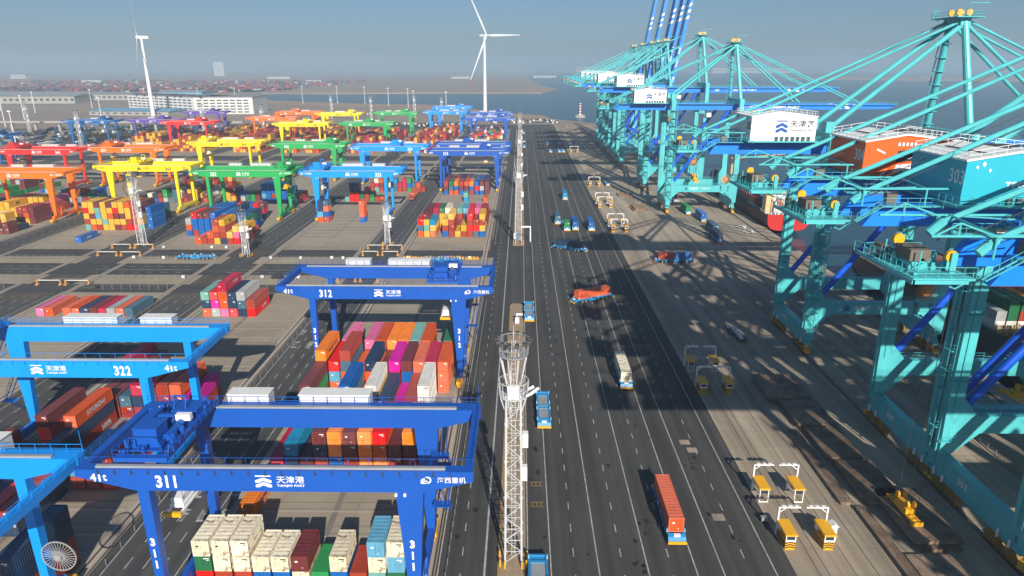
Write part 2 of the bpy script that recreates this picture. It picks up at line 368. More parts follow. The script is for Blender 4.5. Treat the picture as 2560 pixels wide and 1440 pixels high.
# crossing outline on the quay road
for x in (-10.5, -8.2, 7.9): m.box(x-0.15, x+0.15, 283, 284.2, 0, 0.01)
struct('road_markings', m, MARK)
m = MB()     # yellow hatched boxes at the lane mouths
for b in range(1, 6):
    xa = RR[b]-33.6-2.2; xb = RR[b+1]+2.2
    for y0, y1 in ((206, 214), (226, 234), (262, 270)):
        k = -1.0
        while xb+k*2 < xa+8:
            k += 1; x = xb+k*1.9
            if x+3 > xa: break
            b0 = len(m.v); m.v += [(x, y0, 0.013), (x+0.16, y0, 0.013), (x+3.16, y1, 0.013), (x+3.0, y1, 0.013)]; m.f.append((b0, b0+1, b0+2, b0+3))
for y in (100, 106): 
    m.box(1.9, 4.2, y, y+0.12, 0, 0.012); m.box(1.9, 4.2, y+1.2, y+1.32, 0, 0.012)
    for k in range(3): m.box(2.2+k*0.7, 2.32+k*0.7, y, y+1.2, 0, 0.012)
struct('yellow_road_markings', m, MARKY)
# lettering painted on the lanes under cranes 311 and 312
m = MB()
def road_text(body, x, y, h, w):
    o = put('road_lettering', text_mesh(body, h, 0.03, w), MARK, None, (x, y, 0.014), rot=(0, 0, 0)); return tag(o, None, None, None, 'structure')
for i, x in enumerate((-61.2, -57.4, -53.6)):
    road_text('道', x, 77.5, 5.2, 1.6)
for i, (x, ch) in enumerate(((-60.2, '车'), (-56.6, '道'), (-53.2, '道'), (-50.0, '车'))):
    road_text(ch, x, 104.0, 5.0, 1.5); road_text('行' if i % 2 else '止', x, 97, 3.6, 1.3)
for i, (x, ch) in enumerate(((-61.0, '道'), (-57.2, '停'), (-54.0, '止'), (-51, '北'))):
    road_text(ch, x, 171, 5.0, 1.6); road_text('行', x-0.6, 180, 4.0, 1.4)
for x in (-112.5, -109.0, -105.5): road_text('道', x, 174, 5.0, 1.6)
for x in (-163, -159.5): road_text('道', x, 181, 5.0, 1.6)
road_text('A2', 31.5, 205, 2.4, 2.2)
# oil stains and dark scuffs on the lanes
m = MB(); rq = random.Random(4)
def blob(x, y, r, z=0.0055):
    n = 11; b = len(m.v)
    for i in range(n):
        a = 2*PI*i/n; q = r*rq.uniform(0.55, 1.15); m.v.append((x+q*math.cos(a)*0.8, y+q*math.sin(a)*1.2, z))
    m.f.append(tuple(range(b, b+n)))
for k in range(90):
    ln = rq.choice((3.0, 3.2, 10.0, 17.5, 21.0, 24.8, 28.6, 32.5, 35.0)); y = 78+rq.random()**1.6*230; x = ln+rq.gauss(0, 0.8)
    for j in range(rq.choice((1, 1, 2, 4))): blob(x+rq.gauss(0, 0.5), y+rq.gauss(0, 0.9), rq.uniform(0.12, 0.55))
for x, y in ((-10, 92), (-7.5, 99), (-9.2, 117), (3.0, 119), (3.4, 110.5), (3.2, 118.2), (24.2, 97.5), (23.4, 96), (32.0, 98.2)): blob(x, y, 0.6)
struct('oil_stains', m, paint('oil stain', (0.018, 0.017, 0.016), 0.6, 0.3, 0.2))
# manhole covers and drain slabs
m = MB()
for x, y in ((-10.8, 86), (-6.2, 104), (-5.7, 125), (2.0, 103), (2.0, 127), (18.0, 120.5), (26.3, 123.5), (29.5, 104), (27, 91.3), (3.4, 158), (-6.5, 142), (14.2, 110), (22.4, 96)):
    m.tube((x, y, 0.0), (x, y, 0.018), 0.42, 14)
struct('manhole_covers', m, DGREY)
m = MB()
for x, y in ((33.4, 97.5), (33.2, 121.5), (34.0, 118.6), (33.0, 190), (20.5, 192)): m.box(x-1.0, x+1.0, y-0.9, y+0.9, 0, 0.014)
struct('patched_slabs', m, APRON)

# ------------------------------------------------------------------ rail-mounted yard gantry cranes
RC = {  # paint colours
 'dark blue': (0.006, 0.088, 0.44), 'sky blue': (0.003, 0.29, 0.86), 'green': (0.02, 0.38, 0.09), 'yellow': (0.92, 0.70, 0.005),
 'orange': (0.92, 0.17, 0.005), 'red': (0.76, 0.025, 0.02), 'purple': (0.12, 0.07, 0.36), 'deep blue': (0.012, 0.12, 0.36)}
for k, c in RC.items(): paint('crane paint ' + k, c, 0.42, 0.1, 0.12, 0.25, dirtc=tuple(v*0.4 for v in c), streak=True)
def rmg_meshes(s):
    M = {}
    def px(pts): return [(s*x, z) for x, z in (pts if s > 0 else pts[::-1])]
    prof = [(-25, 24), (-25, 22.95), (-17.6, 21), (18.8, 21), (25, 22.6), (25, 24)]
    for i, y in enumerate((0, 16)):
        M['girder%d' % i] = MB().prism_xz(px(prof)[::-1] if s > 0 else px(prof)[::-1], y-0.75, y+0.75).mesh('girder')
    e = MB(); M['end_beam0'] = e.box(-24.9, -23.9, 0.75, 15.25, 22.6, 24.0).mesh('end_beam')
    e = MB(); M['end_beam1'] = e.box(23.9, 24.9, 0.75, 15.25, 22.8, 24.0).mesh('end_beam')
    for i, y in enumerate((0, 16)):
        g = MB(); g.frus((s*-16.8, y, 3.0), (s*-16.8, y, 20.99), (1.15, 1.3), (1.45, 1.4)); M['leg%d' % i] = g.mesh('leg')
        g = MB(); g.frus((s*17.0, y, 3.0), (s*16.95, y, 20.99), (1.1, 1.3), (3.5, 1.4)); M['leg%d' % (2+i)] = g.mesh('leg')
    for i, x in enumerate((-16.8*s, 17.0*s)):
        g = MB(); g.box(x-0.55, x+0.55, -2.5, 18.5, 1.9, 3.1); g.box(x-0.4, x+0.4, -1.2, 17.2, 3.1, 3.5)
        M['sill_beam%d' % i] = g.mesh('sill_beam')
        for j, y in enumerate((-2.2, 18.2)):
            g = MB()
            g.box(x-0.7, x+0.7, y-2.0, y+2.0, 1.0, 1.75)
            for k in (-1.5, -0.5, 0.5, 1.5): g.wheelx((x, y+k*0.95, 0.48), 0.44, 0.5, 10)
            g.box(x-0.45, x+0.45, y-2.5, y-2.0, 0.7, 1.3); g.box(x-0.45, x+0.45, y+2.0, y+2.5, 0.7, 1.3)
            M['wheel_truck%d' % (i*2+j)] = g.mesh('wheel_truck')
    g = MB()   # trolley rails
    for y in (0.1, 15.9): g.box(-22.5, 21.5, y-0.45, y+0.05, 24.0, 24.28)
    M['trolley_rail'] = g.mesh('trolley_rail')
    g = MB()
    g.rail((-24.8, 16.9, 24.0), (24.8, 16.9, 24.0), 1.2, 2.0, 0.06); g.rail((-24.8, 0.75, 24.0), (24.8, 0.75, 24.0), 0.9, 2.6, 0.05, False)
    for x in (-24.9, 24.9): g.rail((x, 0.8, 24.0), (x, 15.2, 24.0), 1.1, 2.0, 0.05)
    g.box(-24.8, 24.8, 16.75, 17.7, 23.85, 23.95); g.rail((-14, 20.3, 22.2), (10, 20.3, 22.2), 1.1, 2.0, 0.05)
    for x in (-24.7, 24.7): g.bar((x, 17, 24), (x, 17, 27.2), 0.05)
    M['handrail'] = g.mesh('handrail')
    g = MB(); x = -22
    while x < 23: g.box(x-0.06, x+0.06, -0.95, -0.76, 23.5, 23.95); g.box(x-0.06, x+0.22, -0.95, -0.76, 23.42, 23.5); x += 2.1
    M['cable_bracket'] = g.mesh('cable_bracket')
    for i, (a, b) in enumerate(((-13.2, -7.0), (-2.4, 8.2))):
        a, b = sorted((a*s, b*s)); g = MB(); g.box(a, b, 17.8, 20.1, 22.2, 25.0); g.box(a-0.1, b+0.1, 17.7, 20.2, 25.0, 25.12)
        k = a+0.5
        while k < b-0.3: g.box(k, k+0.06, 17.76, 17.8, 22.4, 24.9); k += 1.1
        g.box(a, b, 17.76, 20.14, 22.0, 22.2)
        M['electrical_house%d' % i] = g.mesh('electrical_house')
    g = MB()   # platform under houses, stair tower
    a, b = sorted((-14.5*s, 9.5*s)); g.box(a, b, 16.75, 20.5, 21.85, 21.99)
    xs = s*19.2
    for k in range(4):
        z = 5+k*4.2; y0, y1 = (13.5, 17.5) if k % 2 else (17.5, 13.5)
        g.bar((xs, y0, z), (xs, y1, z+4.2), 0.12); g.bar((xs+s*0.8, y0, z), (xs+s*0.8, y1, z+4.2), 0.12)
        g.rail((xs+s*0.9, y0, z), (xs+s*0.9, y1, z+4.2), 1.0, 1.4, 0.05)
        g.box(min(xs-s*1.4, xs+s*1.2), max(xs-s*1.4, xs+s*1.2), y1-0.8, y1+0.8, z+4.1, z+4.2)
    M['stairway'] = g.mesh('stairway')
    for i, y in enumerate((-0.9,)):
        g = MB(); xw = s*15.3
        for dx in (0, 0.7): g.box(xw+dx*s*1.6-0.16, xw+dx*s*1.6+0.16, -1.1, -0.8, 20.6, 20.95)
        M['floodlight'] = g.mesh('floodlight')
    g = MB(); x = s*17.9; yc = 3.0
    for k in range(28):
        a = 2*PI*k/28; g.bar((x, yc, 5.2), (x, yc+2.4*math.cos(a), 5.2+2.4*math.sin(a)), 0.06)
    for k in range(20):
        a = 2*PI*k/20; a2 = 2*PI*(k+1)/20
        g.bar((x, yc+2.4*math.cos(a), 5.2+2.4*math.sin(a)), (x, yc+2.4*math.cos(a2), 5.2+2.4*math.sin(a2)), 0.12)
    g.tube((x-0.3, yc, 5.2), (x+0.3, yc, 5.2), 0.6, 12); g.box(x-0.3, x+0.3, yc-0.4, yc+0.4, 3.1, 5)
    M['cable_reel'] = g.mesh('cable_reel')
    return M
RM = {1: rmg_meshes(1), -1: rmg_meshes(-1)}
def trolley_meshes():
    T = {}
    g = MB(); g.box(-3.4, 3.4, 0.2, 1.0, 24.5, 25.1); g.box(-3.4, 3.4, 15.0, 15.8, 24.5, 25.1)
    for x in (-2.8, 2.8): g.box(x-0.35, x+0.35, 1.0, 15.0, 24.45, 25.15)
    g.box(-2.4, 2.4, 2, 14, 24.9, 25.02)
    for x in (-3.5, 3.5): g.rail((x, 0.5, 25.1), (x, 15.5, 25.1), 1.1, 1.5, 0.06)
    g.rail((-3.4, 0.2, 25.1), (3.4, 0.2, 25.1), 1.1, 1.3, 0.06)
    g.tube((-0.8, 11, 25.1), (-0.8, 11.6, 28.0), 0.12, 6); g.tube((0.8, 11, 25.1), (0.8, 11.6, 28.0), 0.12, 6); g.bar((-0.9, 11.6, 28), (0.9, 11.6, 28), 0.2)
    g.bar((-0.8, 11.6, 28), (-0.8, 14, 25.1), 0.12); g.bar((0.8, 11.6, 28), (0.8, 14, 25.1), 0.12)
    for k in range(10): g.box(-3.2+k*0.6, -2.9+k*0.6, 1.2+(k*7) % 5, 1.7+(k*7) % 5, 25.0, 25.5+(k % 3)*0.3)
    rt = random.Random(9)
    for k in range(46):
        x = rt.choice((-1, 1))*rt.uniform(1.9, 3.2); y = rt.uniform(0.8, 15); hh = rt.uniform(0.3, 1.5)
        if k % 3 == 0: g.tube((x, y, 25.0), (x+rt.uniform(-.3, .3), y+rt.uniform(-1.2, 1.2), 25.0+hh), 0.09, 5)
        else: g.box(x, x+rt.uniform(.2, .6), y, y+rt.uniform(.2, .8), 25.0, 25.0+hh)
    for y in (3.5, 9.2, 13.8): g.rail((-2.6, y, 25.05), (2.6, y, 25.05), 1.1, 0.9, 0.05)
    for x in (-2.2, 2.2): g.bar((x, 1.5, 25.1), (x*0.8, 1.5, 27.2), 0.12)
    g.bar((-1.8, 1.5, 27.2), (1.8, 1.5, 27.2), 0.12)
    T['frame'] = g.mesh('trolley_frame')
    g = MB(); g.box(-2.0, 1.0, 3.0, 5.8, 25.02, 27.6); g.box(-2.15, 1.15, 2.85, 5.95, 27.6, 27.7); g.box(-2.9, -1.6, 7.2, 10.0, 25.02, 27.0); g.box(-1.0, 2.6, 10.6, 13.6, 25.02, 26.2)
    T['cabinet'] = g.mesh('machinery_cabinet')
    g = MB(); g.tube((-1.4, 8.3, 26.2), (0.8, 8.3, 26.2), 0.75, 14); g.tube((1.6, 4.0, 25.8), (1.6, 7.0, 25.8), 0.5, 12); g.tube((1.6, 7.4, 25.8), (1.6, 9.4, 25.8), 0.5, 12)
    T['winch_drum'] = g.mesh('winch_drum')
    g = MB(); g.box(0.9, 2.9, 8.1, 8.9, 26.0, 26.9); T['motor_cover'] = g.mesh('motor_cover')
    g = MB()
    g.box(-1.0, 1.0, 6.3, 9.7, -0.2, 0.3); g.box(-1.2, -0.9, 5.0, 11.0, -0.5, -0.2); g.box(0.9, 1.2, 5.0, 11.0, -0.5, -0.2)
    g.box(-0.8, 0.8, 6.5, 9.5, 0.3, 1.2)
    T['spreader'] = g.mesh('spreader')
    T['endbeam'] = MB().box(-1.25, 1.25, 4.7, 5.2, -0.65, -0.05).mesh('spreader_end'); T['endbeam2'] = MB().box(-1.25, 1.25, 10.8, 11.3, -0.65, -0.05).mesh('spreader_end')
    return T
TM = trolley_meshes()
g = MB()
for x in (-0.9, 0.9):
    for y in (6.6, 9.4): g.bar((x, y, 0), (x, y, 1), 0.05)
ROPE = g.mesh('hoist_ropes')
g = MB()
for k in range(30):
    a = 2*PI*k/30; a2 = 2*PI*(k+1)/30
    g.bar((0, 0, 0), (2.3*math.cos(a), 0, 2.3*math.sin(a)), 0.07); g.bar((2.3*math.cos(a), 0, 2.3*math.sin(a)), (2.3*math.cos(a2), 0, 2.3*math.sin(a2)), 0.14)
g.tube((0, -0.4, 0), (0, 0.4, 0), 0.5, 14)
BIGREEL = g.mesh('cable_reel')
ORD = ['first', 'second', 'third', 'fourth', 'fifth', 'sixth', 'seventh', 'eighth', 'ninth', 'tenth', 'eleventh', 'twelfth', 'thirteenth']
NC = {}
def rmg(no, colour, xr, yf, trol=0.0, spz=15.0, text=True, reel=True):
    b = int(no[1]); s = 1 if b % 2 else -1; mt = MATS['crane paint ' + colour]
    cxm = xr-25.0; y0 = yf+0.75; far = yf > 560
    NC[colour] = NC.get(colour, 0)+1
    words = {'384': 'deep blue gantry crane beside the dark mast at the far left', '383': 'deep blue gantry crane cut off by the left edge', '363': 'red gantry crane nearer of the two, behind the nearest orange crane',
             '364': 'red gantry crane farther of the two, in front of a purple one', '374': 'purple gantry crane standing left of the far red crane', '375': 'purple gantry crane in front of the long white building'}
    lb = words.get(no) or f'{colour} gantry crane numbered {no}, {ORD[NC[colour]-1]} from the front of the {colour} ones'
    t = thing('gantry_crane', lb, 'gantry crane', (cxm, y0, 0), 0, 'rail mounted gantry cranes over the container yard')
    Ms = RM[s]
    for i in (0, 1):
        put('girder', Ms['girder%d' % i], mt, t); put('end_beam', Ms['end_beam%d' % i], mt, t); put('sill_beam', Ms['sill_beam%d' % i], mt, t)
    for i in range(4): put('leg', Ms['leg%d' % i], mt, t); put('wheel_truck', Ms['wheel_truck%d' % i], YEL if yf < 560 else mt, t)
    put('trolley_rail', Ms['trolley_rail'], GREYM, t); put('electrical_house', Ms['electrical_house0'], WHITE, t); put('electrical_house', Ms['electrical_house1'], WHITE, t)
    put('handrail', Ms['handrail'], mt, t); put('stairway', Ms['stairway'], mt, t)
    if not far:
        put('cable_bracket', Ms['cable_bracket'], DGREY if colour == 'dark blue' else mt, t); put('floodlight', Ms['floodlight'], OFFW, t)
        if reel: put('cable_reel', Ms['cable_reel'], mt, t)
        if no == '321': put('cable_reel', BIGREEL, GREYM, t, (19.6, 15.2, 9.0)); put('reel_arm', MB().box(17.4, 19.8, 15.5, 15.9, 8.6, 9.3), mt, t)
    tr = put('trolley', TM['frame'], mt, t, (trol, 0, 0))
    put('machinery_cabinet', TM['cabinet'], mt, tr); put('winch_drum', TM['winch_drum'], mt, tr); put('motor_cover', TM['motor_cover'], OFFW, tr)
    if not far:
        put('spreader', TM['spreader'], OFFW if b != 3 else YEL, tr, (0, 0, spz)); put('spreader_end', TM['endbeam'], YEL, tr, (0, 0, spz)); put('spreader_end', TM['endbeam2'], YEL, tr, (0, 0, spz))
        r = put('hoist_rope', ROPE, BLACK, tr, (0, 0, spz+1)); r.scale = (1, 1, 23.5-spz)
    lm = DARKL if colour == 'yellow' else OFFW
    yy = -0.775
    nb = 0.05
    if not far:
        for ch, dx, w_, h_ in (('4', -0.75, 0.8, 1.15), ('1', 0.05, 0.26, 1.15), ('t', 0.72, 0.5, 0.98)): letter(ch, h_, lm, t, (-22.0*s+dx, yy, 22.88), bold=0.03, width=w_, name='load_rating')
    for i, ch in enumerate(no): letter(ch, 1.8, lm, t, (-13.5*s+(i-1)*1.02, yy, 22.35), bold=0.035, width=0.82 if ch != '1' else 0.3, name='crane_number')
    e = put('port_emblem', LOGO, lm, t, (-1.3, yy-0.02, 22.5)); e.scale = (1.5, 1, 1.7)
    letter('天津港', 1.02, lm, t, (2.1, yy, 22.75), bold=0.008, width=3.5, name='port_name')
    if not far: letter('TIANJIN PORT', 0.42, lm, t, (2.1, yy, 21.85), bold=0.03, width=3.5, name='port_name_latin')
    q = (19.2, 22.5) if s > 0 else (-23.3, -20.1)
    e = put('maker_emblem', SWIRL, lm, t, (q[0], yy-0.02, 22.85)); e.scale = (1.0, 1, 1.0)
    letter('海西重机', 0.85, lm, t, (q[1]-0.2, yy, 22.85), bold=0.008, width=3.6, name='maker_name')
    if yf < 200:
        for lx in (-16.8*s, 16.98*s):
            for i, ch in enumerate(no): letter(ch, 1.25, lm, t, (lx, -0.76, 13.2-i*1.75), bold=0.05, width=0.62 if ch != '1' else 0.25, name='leg_number')
    return t
XR = {1: -6.2, 2: -57.3, 3: -110.6, 4: -168.0, 5: -217.8, 6: -270.0, 7: -323.0, 8: -374.0}
rmg('311', 'dark blue', -5.8, 73.5, -17.0, 13.6)
rmg('312', 'dark blue', -6.2, 148.1, 13.2, 14.6)
rmg('313', 'dark blue', -6.3, 411.0, 10.0, 17)
rmg('314', 'dark blue', -6.3, 448.0, -3.0, 19)
rmg('315', 'dark blue', -6.8, 681, 12, 18)
rmg('316', 'dark blue', -7.6, 758, 9, 18)
rmg('321', 'sky blue', -56.8, 59.8, -12, 15)
rmg('322', 'sky blue', -56.6, 106.0, -20.5, 17)
rmg('323', 'sky blue', -56.9, 327.5, -16.5, 14.6)
rmg('324', 'sky blue', -58.2, 433.8, 4, 19)
rmg('325', 'sky blue', -58.8, 777.0, -12, 17)
rmg('326', 'sky blue', -60.0, 871.0, 10, 18)
rmg('333', 'green', -109.8, 328.2, 18.5, 15)
rmg('334', 'green', -113.4, 447.0, 14, 15)
rmg('335', 'green', -113.0, 620.0, 2, 17)
rmg('336', 'green', -112.5, 763.0, 10, 18)
rmg('343', 'yellow', -167.3, 345.5, -5, 18)
rmg('344', 'yellow', -172.5, 458.4, -14, 16)
rmg('345', 'yellow', -170.1, 615.0, 4, 17)
rmg('346', 'yellow', -170.0, 749.0, 12, 18)
rmg('353', 'orange', -216.8, 321.8, -24+3, 18)
rmg('354', 'orange', -220.0, 425.1, -12, 18)
rmg('355', 'orange', -220.0, 683.0, 6, 18)
rmg('356', 'orange', -220.3, 768.7, -4, 18)
rmg('363', 'red', -268.2, 413.9, -16, 18)
rmg('364', 'red', -278.4, 632.0, 10, 18)
rmg('374', 'purple', -322.6, 655.7, 8, 18)
rmg('375', 'purple', -327.5, 774.2, 10, 18)
rmg('384', 'deep blue', -377.0, 645.0, 12, 18)
rmg('383', 'deep blue', -380.0, 509.0, 12, 18)

# ------------------------------------------------------------------ ship-to-shore quay cranes
def knee(g, x0, x1, z0, z1, y0, y1):   # triangular haunch between column (x0) and beam (z1)
    g.prism_xz([(x0, z0), (x1, z1), (x0, z1)] if x1 > x0 else [(x0, z0), (x0, z1), (x1, z1)], y0, y1)
def sts_meshes(dz=0.0, up=False):
    M = {}; GZ = 51.0+dz; TZ = 54.0+dz
    XL, XW = -17.6, 15.8
    def add(k, g): M.setdefault(k, []).append(g.mesh(k))
    for y in (-10.4, 10.4):
        g = MB(); g.frus((XL, y, 5.5), (XL, y, 14.3), (2.0, 1.9), (2.6, 1.9)); g.frus((XL, y, 14.3), (XL, y, TZ+2), (2.6, 1.9), (2.2, 1.7)); 
        knee(g, XL+1.25, XL+5.5, 15.0, 15.0, y-0.9, y+0.9) if False else None
        g.prism_xz([(XL+1.15, 7.0), (XL+5.2, 11.02), (XL+1.15, 11.02)], y-0.93, y+0.93); g.prism_xz([(XL+1.2, 14.28), (XL+4.4, 14.28), (XL+1.2, 18.0)], y-0.93, y+0.93)
        for zz in range(20, int(TZ), 6): q = 2.6-0.4*(zz-14.3)/(TZ-12.3)+0.06; g.box(XL-q/2, XL+q/2, y-0.98, y+0.98, zz, zz+0.14)
        g.box(XL-1.45, XL-1.15, y-0.3, y+0.3, 7, TZ-4); g.box(XL-0.3, XL+0.1, y-1.15, y-0.93, 15, TZ-3)
        for zz in (9.5, 21, 33, 45): g.box(XL-1.9, XL+1.3, y-1.5, y-0.95, zz, zz+0.1); g.rail((XL-1.9, y-1.5, zz), (XL+1.3, y-1.5, zz), 1.0, 1.0, 0.05)
        add('leg', g)
        g = MB(); g.frus((XW+0.2, y, 5.5), (XW+0.2, y, 14.3), (1.9, 1.9), (2.6, 1.9)); g.frus((XW+0.2, y, 14.3), (XW-0.3, y, TZ+2), (2.6, 1.9), (2.1, 1.7))
        g.prism_xz([(XW-0.9, 7.0), (XW-0.9, 11.02), (XW-5.0, 11.02)], y-0.93, y+0.93); g.prism_xz([(XW-1.0, 14.28), (XW-1.0, 20.5), (XW-4.2, 14.28)], y-0.93, y+0.93)
        add('leg', g)
        g = MB(); g.box(XL+1.2, XW-1.0, y-0.85, y+0.85, 11.0, 14.3); add('portal_beam', g)
        g = MB(); g.rail((XL+1.4, y-0.85, 14.3), (XW-1, y-0.85, 14.3), 1.1, 2.2, 0.06); g.rail((XL+1.4, y+0.85, 14.3), (XW-1, y+0.85, 14.3), 1.1, 2.2, 0.06); add('handrail', g)
        g = MB(); g.tube((XL+1.6, y, 14.9), (9.5, y, 51.0+dz), 0.75, 12); add('brace', g)
        if dz:
            g = MB(); g.tube((XL+1.0, y, 30), (XW-1.0, y, 15.2), 0.55, 10); add('brace', g)
    for x in (XL, XW):
        g = MB(); g.box(x-0.85, x+0.85, -10.3, 10.3, 3.6, 7.0); g.prism_yz([(-12, 2.8), (12, 2.8), (10.2, 4.6), (-10.2, 4.6)], x-0.8, x+0.8); add('sill_beam', g)
        for y in (-7.7, 7.7):
            g = MB()
            for k in (-1, 1):
                yc = y+k*2.2; g.prism_yz([(yc-2.0, 1.0), (yc+2.0, 1.0), (yc+0.7, 2.4), (yc-0.7, 2.4)], x-0.6, x+0.6)
                for j in (-1.45, -0.5, 0.5, 1.45): g.wheelx((x, yc+j, 0.52), 0.46, 0.6, 10)
            g.box(x-0.5, x+0.5, y-2.4, y+2.4, 2.2, 2.85)
            add('wheel_truck', g)
        g = MB()
        for y in (-12.4, 12.4): g.tube((x-0.35, y-0.5, 1.0), (x-0.35, y+0.5, 1.0), 0.4, 10); g.tube((x+0.35, y-0.5, 1.0), (x+0.35, y+0.5, 1.0), 0.4, 10); g.box(x-0.5, x+0.5, y*0.965-0.4, y*0.965+0.4, 0.6, 1.7)
        add('buffer', g)
        g = MB()
        for y in (-9.9, -7.3, 7.3, 9.9): g.tube((x-1.05, y, 2.7), (x-1.05, y, 4.1), 0.22, 8)
        add('light_tube', g)
        g = MB(); g.box(x-1.1, x+1.1, -10.4, 10.4, TZ+0.2, TZ+2.6); add('top_crossbeam', g)
    # girder: two parallel box beams, landside part and boom
    for y in (-3.6, 3.6):
        g = MB(); g.prism_xz([(-45.5, GZ), (19.0, GZ), (19.0, TZ), (-43.5, TZ)][::-1], y-0.6, y+0.6); add('girder', g)
    bl = []
    for y in (-3.6, 3.6):
        g = MB(); g.prism_xz([(0, 0), (71, 0.6), (75, 2.0), (75, 2.9), (0, 2.9)][::-1], y-0.6, y+0.6); bl.append(g)
    for i in range(8):
        bl[0].box(3+i*9.6, 3.7+i*9.6, -3.0, 3.0, 1.6, 2.3)
    M['boom'] = [b.mesh('boom') for b in bl]
    g = MB()
    for y in (-5.2, 5.2): g.box(0, 75, y-0.45, y+0.45, 2.6, 2.7); g.rail((0, y+math.copysign(0.4, y), 2.7), (75, y+math.copysign(0.4, y), 2.7), 1.1, 2.4, 0.06)
    g.rail((75, -4.5, 2.9), (75, 4.5, 2.9), 1.1, 1.5, 0.06)
    M['boom_walkway'] = [g.mesh('boom_walkway')]
    for y in (-4.22, 3.1 if False else 2.98):
        for k in range(3):
            x = 44.5+k*4.3; add('boom_stripes', MB().prism_xz([(x, 2.75), (x+2.0, 2.75), (x+3.4, 0.65), (x+1.4, 0.65)], y, y+0.02))
    g = MB()
    for y in (-5.3, 5.3):
        g.box(-44, 19, y-0.55, y+0.55, TZ-0.05, TZ+0.08); e = math.copysign(0.5, y)
        g.rail((-44, y+e, TZ+0.08), (-37.5, y+e, TZ+0.08), 1.1, 1.6, 0.06); g.rail((-20, y+e, TZ+0.08), (19, y+e, TZ+0.08), 1.1, 2.0, 0.06); g.rail((-37.5, y+e, TZ+0.08), (-36.5, y+e*8, TZ+0.08), 1.1, 1.5, 0.06)
    g.bar((-44, -5.8, TZ), (-47.2, -5.8, TZ-2.0), 0.12); g.bar((-44, -5.2, TZ), (-47.2, -5.2, TZ-2.0), 0.12); g.rail((-44, -5.8, TZ), (-47.2, -5.8, TZ-2.0), 1.1, 1.2, 0.06)
    add('walkway', g)
    # tail platform
    z = TZ-2.0
    g = MB(); g.box(-53.8, -47.6, -5.0, 5.0, z-0.25, z); g.box(-53.9, -48.4, -5.3, -4.9, z-0.5, z-0.1); g.box(-54.0, -53.7, -5.3, 6.5, z-0.5, z-0.1)
    for p, q in (((-53.8, -5.0, z), (-47.6, -5.0, z)), ((-53.8, 5.0, z), (-47.6, 5.0, z)), ((-53.8, -5.0, z), (-53.8, 5.0, z)), ((-55, 5.0, z+0.3), (-53.8, 1, z+0.3))): g.rail(p, q, 1.15, 1.1, 0.06)
    g.bar((-51.5, -4.8, z-0.3), (-47.5, -2, z-2.0), 0.16); g.bar((-47.5, -2, z-2.0), (-46, -3, z-0.3), 0.16); g.bar((-51.5, 4.8, z-0.3), (-47.5, 2, z-2.0), 0.16)
    for k in range(22): x = -53.2+(k*37 % 50)/10; y = -4+(k*53 % 80)/10; g.box(x, x+0.35, y, y+0.45, z, z+0.3+(k % 5)*0.22)
    for k in range(7): x = -53+(k*29 % 48)/10; y = -3.6+(k*41 % 72)/10; g.tube((x, y, z), (x, y, z+1.2+(k % 3)*0.5), 0.09, 6); g.tube((x, y, z+0.6), (x+0.9, y+0.4, z+0.9), 0.07, 5)
    g.box(-49.2, -48.6, -3.2, -3.0, z, z+2.1); g.box(-51.2, -50.7, 3.6, 4.2, z, z+2.6)
    add('tail_platform', g)
    g = MB(); g.box(-52.6, -50.5, -1.8, 1.2, z+0.9, z+2.1); add('machine_cabinet', g)
    g = MB(); g.box(-53.2, -52.4, 2.8, 4.4, z+0.1, z+1.4); add('machine_cabinet', g)
    g = MB(); g.box(-42.6, -41.2, -3.9, -2.9, TZ, TZ+1.4); add('machine_cabinet', g)
    g = MB(); g.box(-52.3, -50.8, -1.5, 0.9, z, z+0.9); add('handrail', g)
    g = MB(); g.wheely((-49.0, -2.7, z+1.7), 0.6, 0.4, 18); add('sheave', g)
    g = MB(); g.wheely((-51.6, 2.6, z+2.2), 0.6, 0.4, 18); add('sheave', g)
    # pipe frames over the tail
    g = MB(); z = TZ+2.3
    for y in (-5.0, 5.0):
        g.tube((-52.8, y, z), (-20.5, y, z), 0.15, 6); g.tube((-52.3, y, z+0.1), (-50.2, y, z+1.3), 0.11, 6); g.tube((-50.2, y, z+1.3), (-46.6, y-0.8, z), 0.11, 6); g.tube((-50.2, y, z+1.3), (-50.2, y, z), 0.11, 6)
        for x in (-46.4, -38, -30, -21): g.tube((x, y, TZ), (x, y, z), 0.12, 6)
        for x in (-46.4, -38): g.tube((x, y, z), (x+8.0, y*0.6, z-0.1), 0.09, 5)
    for x in (-46.4, -38, -30): g.tube((x, -5, z), (x+1.2, 5, z+0.05), 0.13, 6)
    add('maintenance_frame', g)
    # machine house
    hx0, hx1, hy0, hy1, hz0, hz1 = -36.6, -20.8, -7.2, 5.6, TZ+0.6, TZ+6.2
    xm = (hx0+hx1)/2-1.5
    g = MB(); g.prism_xz([(hx0, hz0), (hx0, hz1), (xm, hz1+1.1), (hx1, hz1), (hx1, hz0)], hy0, hy1); M['house_wall'] = [g.mesh('machine_house')]
    g = MB(); g.prism_xz([(hx0-0.2, hz1+0.02), (hx0-0.2, hz1+0.25), (xm, hz1+1.38), (hx1+0.2, hz1+0.25), (hx1+0.2, hz1+0.02), (xm, hz1+1.13)], hy0-0.2, hy1+0.2)
    for y in (hy0, hy1): g.rail((hx0, y, hz1+0.2), (xm, y, hz1+1.3), 1.1, 1.3, 0.06); g.rail((xm, y, hz1+1.3), (hx1, y, hz1+0.2), 1.1, 1.3, 0.06)
    for x in (hx0, hx1): g.rail((x, hy0, hz1+0.2), (x, hy1, hz1+0.2), 1.1, 1.5, 0.06)
    M['house_roof'] = [g.mesh('roof')]
